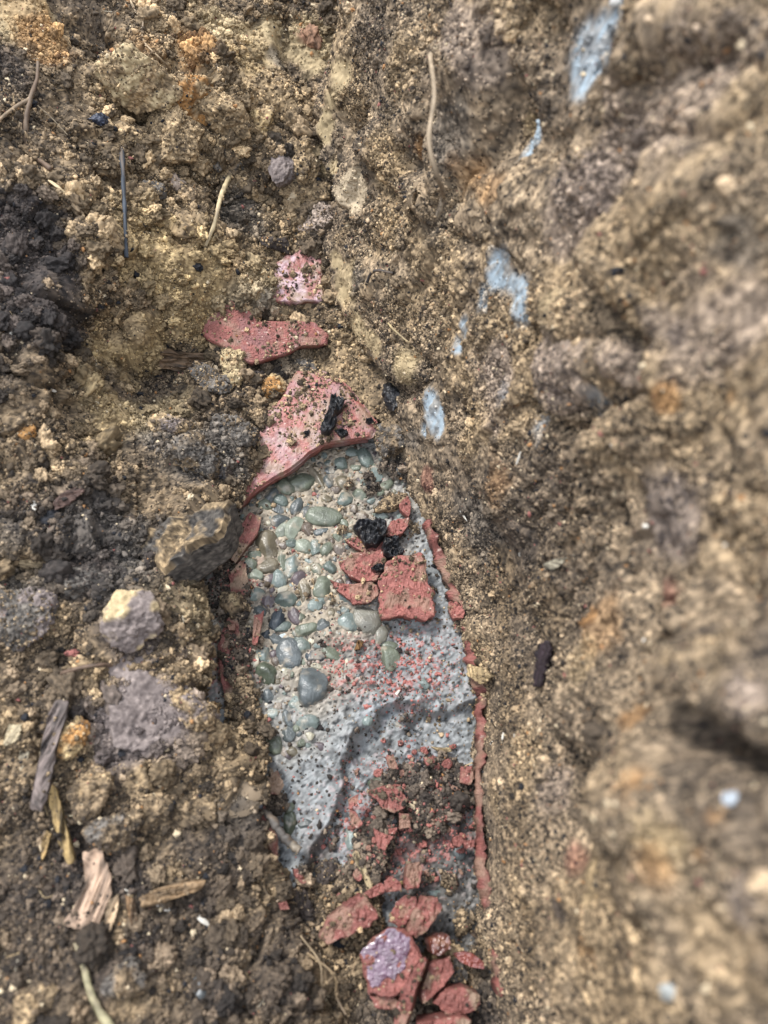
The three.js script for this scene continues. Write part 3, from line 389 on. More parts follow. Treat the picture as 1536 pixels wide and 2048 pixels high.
// a flat piece with a broken outline: px outline -> plane through its middle, then rings from the middle to the rim, a rough side and an underside
function plate(outline, o = {}) {
  const seed = o.seed ?? outline.length * 7 + outline[0][0], R = rng(seed * 131 + 7);
  let cx = 0, cy = 0; for (const [a, b] of outline) { cx += a; cy += b; } cx /= outline.length; cy /= outline.length;
  const at = o.over ? V3() : o.level !== undefined ? onLevel(cx, cy, o.level) : settle(hit(cx, cy, o.on)), nrm = (o.over ? o.over.plane[1].clone() : o.normal ? V3(...o.normal) : o.level !== undefined ? V3(0, 1, 0) : normalAt(at)).normalize();
  const th = o.thick ?? 0.003; if (o.over) { const r = ray(cx, cy), q = o.over.plane[0].clone().addScaledVector(nrm, o.rise).sub(V3(0, CAM_Y, 0)); at.copy(r.multiplyScalar(q.dot(nrm) / r.dot(nrm))).add(V3(0, CAM_Y, 0)); } else if (o.level === undefined) at.addScaledVector(nrm, th * (o.lift ?? 0.6)); if (o.tilt) nrm.add(V3(o.tilt[0], 0, o.tilt[1])).normalize();
  const tx = V3(1, 0, 0).addScaledVector(nrm, -nrm.x).normalize(), tz = V3().crossVectors(tx, nrm);
  const eye = V3(0, CAM_Y, 0), flat = outline.map(([a, b]) => { const r = ray(a, b), t = at.clone().sub(eye).dot(nrm) / r.dot(nrm), q = r.multiplyScalar(t).add(eye).sub(at); return [q.dot(tx), q.dot(tz)]; });
  const nA = o.seg ?? 72, per = [0]; for (let i = 0; i < flat.length; i++) { const a = flat[i], b = flat[(i + 1) % flat.length]; per.push(per[i] + Math.hypot(b[0] - a[0], b[1] - a[1])); }
  const total = per[flat.length], rim = [], size = Math.sqrt(total * total / 14), jag = o.jag ?? 0.03;
  for (let i = 0; i < nA; i++) { const s = i / nA * total; let k = 0; while (per[k + 1] < s) k++; const t = (s - per[k]) / (per[k + 1] - per[k]), a = flat[k], b = flat[(k + 1) % flat.length]; const x = mix(a[0], b[0], t), y = mix(a[1], b[1], t), j = 1 + jag * fbm(x / (size * 0.12), y / (size * 0.12), seed, 3); rim.push([x * j, y * j]); }
  const rings = o.rings ?? Math.max(12, Math.min(34, Math.round(nA / 3))), pos = [], col = [], uv = [], idx = [], bump = o.bump ?? 0.12, wave = o.wave ?? 0, bend = o.bend ?? 0;
  const color = o.color, put3 = (x, y, h, side) => { const w = at.clone().addScaledVector(tx, x).addScaledVector(nrm, h).addScaledVector(tz, y).sub(at); pos.push(w.x, w.y, w.z); const c = color(x, h, y, side, Math.hypot(x, y) / size); col.push(c[0], c[1], c[2]); uv.push(x / 0.02, y / 0.02 + h / 0.02); };
  const top = (x, y) => th * 0.5 + th * bump * (fbm(x / (size * 0.22) + seed, y / (size * 0.22), 0.5, 4) + (o.flaky ?? 0) * (0.5 - Math.abs(fbm(x / (size * 0.14) + seed * 2, y / (size * 0.30), 3.5, 3)))) + (o.grainy ?? 0) * noise(x / 0.0012, y / 0.0012, seed) + (o.fib ? th * 0.45 * fbm((-x * o.fib[1] + y * o.fib[0]) / 0.0012 + seed, (x * o.fib[0] + y * o.fib[1]) / 0.014, 0.7, 3) : 0) + wave * Math.sin(x / size * 2.4 + y / size * 1.3 + seed) + bend * (x * x + y * y) / size;
  put3(0, 0, top(0, 0), 0);
  for (let k = 1; k <= rings; k++) { const f = k / rings, edge = f > 0.97 ? th * (o.round ?? 0.18) : 0; for (let i = 0; i < nA; i++) { const x = rim[i][0] * f, y = rim[i][1] * f; put3(x, y, top(x, y) - edge, 0); } }
  const sides = o.sides ?? 4; for (let k = 0; k <= sides; k++) { const f = k / sides; for (let i = 0; i < nA; i++) { const [x, y] = rim[i], q = 1 - (o.under ?? 0.06) * f + (k ? 0.03 * (o.rough ?? 1) * noise(x / (size * 0.05), y / (size * 0.05), seed + k * 1.7) : 0), hh = mix(top(x, y) - th * (o.round ?? 0.18), -th * 0.5, f); put3(x * q, y * q, hh, 1); } }
  put3(0, 0, -th * 0.5, 2);
  for (let i = 0; i < nA; i++) idx.push(0, 1 + (i + 1) % nA, 1 + i);
  const rows = rings + sides + 1; for (let k = 0; k + 1 < rows; k++) if (k !== rings - 1) for (let i = 0; i < nA; i++) { const a = 1 + k * nA + i, b = 1 + k * nA + (i + 1) % nA, c = a + nA, d = b + nA; idx.push(a, b, c, b, d, c); }
  const last = 1 + rows * nA, base = 1 + (rows - 1) * nA; for (let i = 0; i < nA; i++) idx.push(base + i, base + (i + 1) % nA, last);
  const cut = (nA + (rings - 1) * nA * 2) * 3, build = (list, mat) => { const map = new Map(), P2 = [], C2 = [], U2 = [], I2 = list.map((i) => { if (!map.has(i)) { map.set(i, map.size); P2.push(pos[i * 3], pos[i * 3 + 1], pos[i * 3 + 2]); C2.push(col[i * 3], col[i * 3 + 1], col[i * 3 + 2]); U2.push(uv[i * 2], uv[i * 2 + 1]); } return map.get(i); }); return new THREE.Mesh(geom(P2, I2, C2, U2), mat); };
  let m; if (o.split) { m = new THREE.Group(); o.split.forEach((name, k) => { const c = build(k ? idx.slice(cut) : idx.slice(0, cut), k ? o.sideMat ?? M.red : o.mat ?? M.red); c.name = name; c.castShadow = c.receiveShadow = true; m.add(c); }); } else m = new THREE.Mesh(geom(pos, idx, col, uv), o.mat ?? M.red);
  m.position.copy(at); m.plane = [at.clone(), nrm.clone()]; return m;
}
const redColor = (seed, o = {}) => (x, h, y, side, f) => {
  const n = fbm(x / 0.006 + seed, h / 0.006, y / 0.006, 4); const s = noise(x / 0.0009, h / 0.0009 + seed, y / 0.0009), dust = sstep(0.05, 0.5, fbm(x / 0.007, seed + 3, y / 0.007, 4) + (o.dust ?? 0)); let k = (o.k ?? 1) * (0.9 + 0.25 * n);
  const sp2 = 0.86 + 0.3 * noise(x / 0.0005, h / 0.0005, y / 0.0005 + seed); k *= sp2; let r = 0.315 * k, g = 0.113 * k, b = 0.094 * k;
  if (o.glaze) { const q = o.glaze(x, y, n); r = mix(r, 0.13, q); g = mix(g, 0.055, q); b = mix(b, 0.085, q); }
  if (s > 0.86) { r = 0.55; g = 0.40; b = 0.34; }
  const d = side ? dust * 0.35 : dust * (o.dirt ?? 0.55); r = mix(r, 0.24, d); g = mix(g, 0.175, d); b = mix(b, 0.12, d);
  const pale = (o.pale ?? 0) * sstep(0.0, 0.5, -n); return [mix(r, 0.5, pale), mix(g, 0.36, pale), mix(b, 0.40, pale)];
};
const earthColor = (earth, seed, o = {}) => { const e = EARTH[earth], e2 = EARTH[o.to ?? earth]; return (x, h, y, side) => { const k = o.to ? sstep(-0.15, 0.35, fbm(x / 0.008 + seed, h / 0.008, y / 0.008, 3)) : 0, g = grain(x + seed, h, y, o.s ?? 1) * (side ? 0.7 : 1) + (o.up ?? 0); return [0, 1, 2].map((c) => mix(mix(e[c], e[c + 3], g), mix(e2[c], e2[c + 3], g), k)); }; };
const coalColor = (seed) => (x, h, y) => { const n = fbm(x / 0.002 + seed, h / 0.002, y / 0.002, 3), k = 0.010 + 0.014 * Math.max(0, n + 0.3), d = noise(x / 0.0011, h / 0.0011 + seed, y / 0.0011) > 0.8 ? 0.12 : 0; return [k + d, k * 1.06 + d * 0.85, k * 1.25 + d * 0.7]; };
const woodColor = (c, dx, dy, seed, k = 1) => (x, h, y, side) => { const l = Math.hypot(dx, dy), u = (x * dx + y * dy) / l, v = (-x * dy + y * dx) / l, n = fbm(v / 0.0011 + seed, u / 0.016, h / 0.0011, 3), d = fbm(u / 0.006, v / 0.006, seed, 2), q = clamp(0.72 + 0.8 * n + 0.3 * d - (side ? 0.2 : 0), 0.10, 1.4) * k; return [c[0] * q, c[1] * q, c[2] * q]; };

// a lump: sphere pulled to an angular, crumbly outline. px centre, half sizes in px, turn in degrees
const balls = {}; function ball(detail) { if (!balls[detail]) { const g = new THREE.IcosahedronGeometry(1, detail), p = g.attributes.position, map = new Map(), v = [], idx = []; for (let i = 0; i < p.count; i++) { const key = [p.getX(i), p.getY(i), p.getZ(i)].map((q) => Math.round(q * 1e4)).join(); if (!map.has(key)) { map.set(key, v.length / 3); v.push(p.getX(i), p.getY(i), p.getZ(i)); } idx.push(map.get(key)); } balls[detail] = { v, idx }; } return balls[detail]; }
function lump(a, b, rx, ry, turn, o) {
  const seed = o.seed ?? a * 13 + b, at = o.level !== undefined ? Object.assign(onLevel(a, b, o.level), { kind: 'slab' }) : settle(hit(a, b, o.on)), n = normalAt(at), dep = toPixel(at.x, at.y, at.z)[2], sc = dep / FOCAL;
  const c = Math.cos(turn * Math.PI / 180), s = Math.sin(turn * Math.PI / 180), ax = rgt.clone().multiplyScalar(c).addScaledVector(upv, -s), flatten = (v) => v.addScaledVector(n, -v.dot(n) * (o.lay ?? 0.8)).normalize(), X = flatten(ax), N = n.clone().addScaledVector(X, -n.dot(X)).normalize(), Z = V3().crossVectors(X, N);
  const sx = rx * sc, sz = ry * sc, sy = Math.min(sx, sz) * (o.tall ?? 0.75), { v, idx } = ball(o.detail ?? 20), pos = new Float32Array(v.length), col = new Float32Array(v.length), uv = new Float32Array(v.length / 3 * 2), cut = [], R = rng(seed * 977 + 11);
  for (let i = 0; i < (o.facets ?? 7); i++) { const z = R() * 2 - 1, t = R() * 6.283, q = Math.sqrt(1 - z * z); cut.push([q * Math.cos(t), z, q * Math.sin(t), 0.55 + 0.35 * R()]); }
  const jag = o.jag ?? 0.16, gr = o.grain ?? 1;
  for (let i = 0; i < v.length; i += 3) {
    let x = v[i], y = v[i + 1], z = v[i + 2], r = 1.08 + jag * fbm(x * 1.6 + seed, y * 1.6, z * 1.6, 3);
    for (const f of cut) { const d = x * f[0] + y * f[1] + z * f[2]; if (d * r > f[3]) r = mix(r, f[3] / d, 0.85); }
    x *= r * sx; y *= r * sy; z *= r * sz;
    if (gr) { const m = gr * Math.min(1, Math.min(sx, sz) / 0.007); worley(x / 0.0034 + seed, y / 0.0034, z / 0.0034); const k = m * (0.0013 * (1 - clamp(wF1 * 1.3, 0, 1)) * (0.3 + wId) + 0.0022 * fbm(x / 0.007 + seed, y / 0.007, z / 0.007, 4) + 0.0007 * noise(x / 0.0014, y / 0.0014, z / 0.0014) + 0.0005 * noise(x / 0.0007, y / 0.0007, z / 0.0007)), l = Math.hypot(v[i] / sx, v[i + 1] / sy, v[i + 2] / sz); x += k * v[i] / sx / l; y += k * v[i + 1] / sy / l; z += k * v[i + 2] / sz / l; }
    const w = o.color(x, y, z, 0); col[i] = w[0]; col[i + 1] = w[1]; col[i + 2] = w[2]; uv[i / 3 * 2] = x / 0.02; uv[i / 3 * 2 + 1] = (z + y) / 0.02;
    pos[i] = X.x * x + N.x * y + Z.x * z; pos[i + 1] = X.y * x + N.y * y + Z.y * z; pos[i + 2] = X.z * x + N.z * y + Z.z * z;
  }
  const m = new THREE.Mesh(geom(pos, new Uint32Array(idx), col, uv), o.mat ?? M.soil); m.position.copy(at).addScaledVector(n, sy * (o.sit ?? 0.45)); return m;
}
// a root, stem or twig along px points; each point may carry a lift off the soil in metres
function strand(points, r0, r1, color, o = {}) {
  const world = points.map(([a, b, lift]) => { const p = o.level !== undefined ? Object.assign(onLevel(a, b, o.level), { kind: 'slab' }) : settle(hit(a, b, o.on)), d = toPixel(p.x, p.y, p.z)[2]; const q = p.clone().addScaledVector(normalAt(p), (lift ?? 0.001) + r0 * d / FOCAL * 0.6); return q; });
  if (o.hang) { const E0 = V3(0, CAM_Y, 0), a = world[0].clone(), b = world[world.length - 1].clone(), da = toPixel(a.x, a.y, a.z)[2], db = toPixel(b.x, b.y, b.z)[2]; points.forEach(([x, y], i) => { const t = i / (points.length - 1); world[i] = E0.clone().addScaledVector(ray(x, y), mix(da, db, t) - o.hang * Math.sin(Math.PI * Math.min(1, t * 1.0)) - (i === 0 ? 0 : o.hang * (o.free ?? 0.3))); }); }
  const sc = toPixel(world[0].x, world[0].y, world[0].z)[2] / FOCAL, curve = new THREE.CatmullRomCurve3(world), n = o.seg ?? Math.max(16, points.length * 9), m = o.sides ?? 8, fr = curve.computeFrenetFrames(n), pos = [], col = [], idx = [], at = world[0].clone(), seed = points[0][0] + points[0][1];
  for (let i = 0; i <= n; i++) {
    const t = i / n, p = curve.getPointAt(t), r = mix(r0, r1, t) * sc * (1 + (o.knobby ?? 0.25) * fbm(t * n * 0.22 + seed, 0.5, 0.5, 2));
    for (let k = 0; k < m; k++) { const a = k / m * 6.2832, q = r * (1 + 0.18 * noise(t * n * 0.5, k * 1.7, seed)), x = Math.cos(a) * q, y = Math.sin(a) * q; pos.push(p.x + fr.normals[i].x * x + fr.binormals[i].x * y - at.x, p.y + fr.normals[i].y * x + fr.binormals[i].y * y - at.y, p.z + fr.normals[i].z * x + fr.binormals[i].z * y - at.z); const s = clamp(0.8 + 0.5 * fbm(k * 0.9 + seed, t * n * 0.35, 0.2, 3), 0.2, 1.4), c = o.tip && t > 0.85 ? o.tip : color, w = 0.75 * sstep(0.0, 0.45, fbm(t * n * 0.09 + seed * 3, k * 0.5, 4.4, 3)); col.push(mix(c[0] * s, 0.15, w), mix(c[1] * s, 0.11, w), mix(c[2] * s, 0.075, w)); }
  }
  for (let i = 0; i < n; i++) for (let k = 0; k < m; k++) { const a = i * m + k, b = i * m + (k + 1) % m; idx.push(a, a + m, b, b, a + m, b + m); }
  for (const [row, w] of [[0, 1], [n, 0]]) { const c = pos.length / 3, p = curve.getPointAt(row / n).sub(at); pos.push(p.x, p.y, p.z); col.push(...color); for (let k = 0; k < m; k++) { const a = row * m + k, b = row * m + (k + 1) % m; w ? idx.push(c, a, b) : idx.push(c, b, a); } }
  const mesh = new THREE.Mesh(geom(pos, idx, col), o.mat ?? M.root); mesh.position.copy(at); return mesh;
}
const dot = (a, b, w, h, turn, n = 9, seed = 1) => { const R = rng(seed * 7919 + a * 31 + b * 17), c = Math.cos(turn * Math.PI / 180), s = Math.sin(turn * Math.PI / 180), l = []; for (let i = 0; i < n; i++) { const t = i / n * 6.2832, k = 0.8 + 0.4 * R(), x = w * Math.cos(t) * k, y = h * Math.sin(t) * k; l.push([a + x * c - y * s, b + x * s + y * c]); } return l; };

// ------------------------------------------------------------------ pebbles held in the concrete (pieces of the floor)
const STONE = { green: [0.155, 0.172, 0.14], teal: [0.135, 0.165, 0.16], slate: [0.095, 0.108, 0.118], pale: [0.27, 0.295, 0.255], tealp: [0.20, 0.24, 0.245], umber: [0.135, 0.105, 0.09], brown: [0.165, 0.14, 0.105], purple: [0.115, 0.09, 0.105], steel: [0.125, 0.142, 0.16], navy: [0.04, 0.052, 0.07], white: [0.52, 0.48, 0.40], moss: [0.085, 0.10, 0.075], gravelly: [0.22, 0.21, 0.19] };
const PEBBLES = [
  [650, 1035, 30, 17, 8, 'green'], [604, 964, 23, 16, -20, 'green'], [637, 955, 29, 13, 70, 'brown'], [682, 928, 13, 11, 10, 'teal'], [729, 917, 20, 12, 70, 'teal'], [750, 954, 17, 12, 85, 'tealp'], [721, 990, 15, 12, 60, 'green'], [685, 1001, 16, 13, -30, 'teal'], [687, 966, 15, 13, 40, 'brown'], [561, 1001, 13, 11, 20, 'teal'], [557, 1018, 12, 10, 0, 'slate'], [593, 1013, 17, 11, -75, 'slate'], [613, 1026, 14, 10, -75, 'slate'],
  [588, 1055, 21, 14, -70, 'pale'], [565, 1060, 19, 10, -65, 'pale'], [615, 1059, 14, 10, 70, 'umber'], [535, 1090, 27, 19, 80, 'brown'], [607, 1095, 17, 14, 40, 'pale'], [631, 1097, 17, 9, 80, 'teal'], [654, 1100, 14, 10, -60, 'green'], [678, 1100, 12, 10, 60, 'umber'], [567, 1120, 20, 9, 80, 'green'], [583, 1132, 22, 13, -65, 'tealp'], [659, 1137, 12, 11, 0, 'teal'], [634, 1138, 13, 9, 60, 'green'], [597, 1157, 15, 12, -60, 'purple'],
  [556, 1158, 18, 13, 70, 'tealp'], [511, 1190, 18, 13, 15, 'teal'], [572, 1201, 18, 15, -5, 'teal'], [500, 1132, 15, 13, 20, 'green'], [511, 1154, 13, 12, 0, 'pale'], [535, 1134, 18, 14, -20, 'brown'], [535, 1160, 14, 9, -50, 'purple'], [571, 972, 18, 14, 60, 'green'], [560, 1040, 18, 11, -20, 'slate'], [644, 1176, 20, 16, -60, 'green'], [610, 1186, 26, 10, 80, 'brown'], [563, 1182, 13, 7, -30, 'white'], [688, 1048, 12, 7, 60, 'green'],
  [707, 1020, 9, 9, 0, 'umber'], [724, 1033, 12, 9, 20, 'umber'], [765, 1030, 13, 10, 0, 'tealp'], [657, 927, 7, 6, 0, 'teal'], [712, 936, 9, 7, 0, 'green'], [664, 941, 12, 7, -10, 'slate'], [657, 964, 12, 8, 80, 'slate'], [672, 979, 9, 8, 0, 'umber'], [704, 907, 12, 9, 0, 'teal'], [774, 973, 12, 9, -50, 'green'], [796, 949, 12, 10, 0, 'slate'], [543, 991, 16, 9, -60, 'slate'], [531, 1008, 15, 10, 0, 'green'], [549, 1085, 10, 8, 30, 'purple'], [566, 1090, 9, 8, 0, 'umber'],
  [583, 1087, 11, 8, 0, 'teal'], [507, 1051, 13, 10, 0, 'tealp'], [509, 1110, 11, 8, 0, 'green'], [643, 1065, 13, 8, -20, 'slate'], [630, 1211, 14, 11, -20, 'tealp'], [539, 1204, 14, 12, 80, 'purple'], [613, 1259, 20, 14, -20, 'green'], [644, 1252, 14, 11, 10, 'slate'], [591, 1232, 18, 12, 70, 'purple'], [600, 1238, 9, 8, -40, 'green'], [695, 1245, 20, 15, 40, 'tealp'], [733, 1241, 27, 23, 80, 'gravelly'], [578, 1306, 28, 20, 75, 'steel'],
  [601, 1291, 18, 14, 50, 'teal'], [661, 1301, 25, 13, 35, 'green'], [630, 1313, 16, 10, 0, 'navy'], [620, 1375, 33, 27, -65, 'steel'], [597, 1412, 17, 14, 50, 'tealp'], [614, 1448, 20, 15, -15, 'tealp'], [576, 1437, 15, 8, 75, 'steel'], [655, 1452, 10, 8, -30, 'slate'], [546, 1427, 10, 9, 0, 'tealp'], [532, 1348, 21, 16, 70, 'moss'], [536, 1392, 14, 9, 80, 'steel'], [494, 1391, 18, 12, -60, 'moss'], [578, 1470, 13, 12, 40, 'slate'],
  [549, 1489, 17, 13, 80, 'green'], [584, 1500, 14, 9, 20, 'brown'], [568, 1501, 17, 7, 60, 'purple'], [779, 1316, 22, 18, 60, 'green'], [640, 1489, 14, 8, 0, 'purple'], [555, 1239, 20, 12, -70, 'navy'], [566, 1256, 16, 9, -30, 'teal'], [529, 1274, 13, 8, -60, 'navy'], [549, 1279, 16, 10, 20, 'slate'], [526, 1306, 15, 11, 60, 'tealp'], [549, 1309, 9, 8, 0, 'purple'], [551, 1321, 10, 8, 45, 'umber'], [714, 1351, 6, 6, 0, 'slate'],
  [702, 1364, 9, 5, 0, 'green'], [463, 1378, 11, 9, 0, 'navy'], [489, 1358, 15, 12, 0, 'slate'], [529, 1462, 11, 9, 0, 'tealp'], [489, 1434, 13, 10, 0, 'moss'], [504, 1447, 5, 5, 0, 'tealp'], [692, 1326, 6, 6, 0, 'white'], [848, 1369, 11, 9, 0, 'tealp'], [759, 1564, 18, 14, 0, 'moss'], [826, 1609, 15, 15, 0, 'slate'], [580, 1648, 21, 12, 80, 'moss'], [576, 1614, 11, 10, 0, 'green'], [612, 1650, 12, 8, 0, 'slate'],
  [705, 1676, 20, 13, 80, 'tealp'], [742, 1681, 7, 7, 0, 'navy'], [923, 1703, 13, 11, 0, 'slate'], [888, 1791, 16, 7, 15, 'tealp'], [868, 1788, 10, 6, 0, 'tealp'], [800, 1446, 14, 6, 20, 'steel'], [735, 1445, 9, 8, 0, 'tealp'], [780, 1290, 14, 9, 0, 'green'], [760, 1270, 18, 12, -60, 'gravelly'], [690, 1195, 14, 9, 60, 'tealp'], [705, 1206, 9, 6, 0, 'slate'], [640, 1205, 10, 8, 0, 'tealp'], [520, 1225, 12, 9, 30, 'slate'], [675, 1075, 9, 6, 50, 'green'],
];
const stones = (list, host, R) => { for (const [a, b, ra, rb, t, kind] of list) {
  const c = STONE[kind].map((v, i, l) => 0.78 * v * [0.98, 1.0, 0.92][i]), seed = a * 3 + b, flat = 0.5 + 0.2 * R();
  const m = lump(a, b, ra * 1.16, rb * 1.2, t, { level: 0, detail: 7, facets: 3, jag: 0.13, grain: 0, lay: 1, tall: flat, sit: (ra < 13 ? 0.25 : 0.06) + 0.2 * R(), seed, mat: M.stone, color: (x, y, z) => { const n = fbm(x / 0.004 + seed, y / 0.004, z / 0.004, 4), sp = noise(x / 0.0007, y / 0.0007, z / 0.0007), d = sstep(0.15, 0.6, fbm(x / 0.005 + seed * 2, y / 0.005 + 9, z / 0.005, 4) - y / 0.02) * 0.55, k = 0.95 + 0.35 * n + (sp > 0.7 ? 0.25 : 0); return [mix(c[0] * k, 0.36, d), mix(c[1] * k, 0.31, d), mix(c[2] * k, 0.24, d)]; } });
  const h = slabTop(m.position.x, m.position.z); m.position.y += h - 0.0003; m.name = 'pebble'; m.castShadow = m.receiveShadow = true; host.add(m);
} };
stones(PEBBLES, slab, rng(5));
{ // small grit pebbles between the large ones, as the mortar shows them
  const R = rng(77), extra = [], kinds = ['teal', 'slate', 'green', 'umber', 'tealp', 'brown', 'purple', 'white'];
  for (let i = 0; i < 9000 && extra.length < 420; i++) { const a = 470 + R() * 340, b = 905 + R() * 600, r = 4.5 + 9 * R() * R(); if (a > 700 && b > 1060 && b < 1250) continue; if (a > 660 - (b - 1200) * 0.15 && b > 1270) continue; if (b > 1400 && R() < 0.7) continue; if ([...PEBBLES, ...extra].some((q) => Math.hypot(q[0] - a, q[1] - b) < (q[2] + q[3]) * 0.5 + r * 0.9)) continue; extra.push([a, b, r, r * (0.6 + 0.4 * R()), R() * 180, kinds[Math.floor(R() * kinds.length)]]); }
  stones(extra, slab, R);
}

// ------------------------------------------------------------------ the red layer on the concrete
const tag = (m, name, label, category, group) => put(m, name, label, category, group);
tag(plate([[612, 490], [640, 518], [642, 560], [650, 602], [600, 612], [545, 604], [532, 575], [510, 562], [530, 545], [560, 525], [585, 513]], { split: ['upper_face', 'broken_edge'], level: 0.0295, thick: 0.007, tilt: [0.02, 0.30], mat: M.satin, seg: 90, jag: 0.10, bump: 0.08, grainy: 0.0002, color: redColor(1, { dust: 0, dirt: 0.8, pale: 0.7 }) }), 'red_slab_piece', 'dusty pink piece of red layer, topmost of the three under the head of the dig', 'slab piece');
tag(plate([[394, 655], [455, 606], [482, 604], [502, 648], [580, 646], [632, 648], [654, 672], [650, 692], [600, 698], [570, 714], [500, 732], [455, 704], [408, 676]], { split: ['upper_face', 'broken_edge'], level: 0.0252, thick: 0.007, tilt: [0.16, 0.33], seg: 100, jag: 0.04, bump: 0.06, grainy: 0.00015, color: redColor(2, { dust: -0.1, dirt: 0.5, pale: 0.1 }) }), 'red_slab_piece', 'clean brick-red piece of red layer with a pointed top, under the yellow ledge', 'slab piece');
tag(plate([[462, 988], [496, 905], [518, 850], [530, 828], [565, 800], [580, 765], [596, 738], [622, 738], [680, 758], [722, 800], [758, 850], [748, 878], [700, 884], [650, 894], [620, 914], [585, 943], [545, 966], [502, 994], [480, 1016], [462, 1014]], { split: ['upper_face', 'broken_edge'], level: 0.0105, thick: 0.0095, tilt: [0.0, 0.10], seg: 150, sides: 6, bend: -0.10, jag: 0.035, bump: 0.05, grainy: 0.00025, rough: 1.4, under: 0.08, mat: M.satin, color: redColor(3, { dust: 0.02, dirt: 0.7, pale: 0.25, k: 1.08 }) }), 'red_slab_piece', 'large broken red slab overhanging the pebbles with a rough lower edge', 'slab piece');
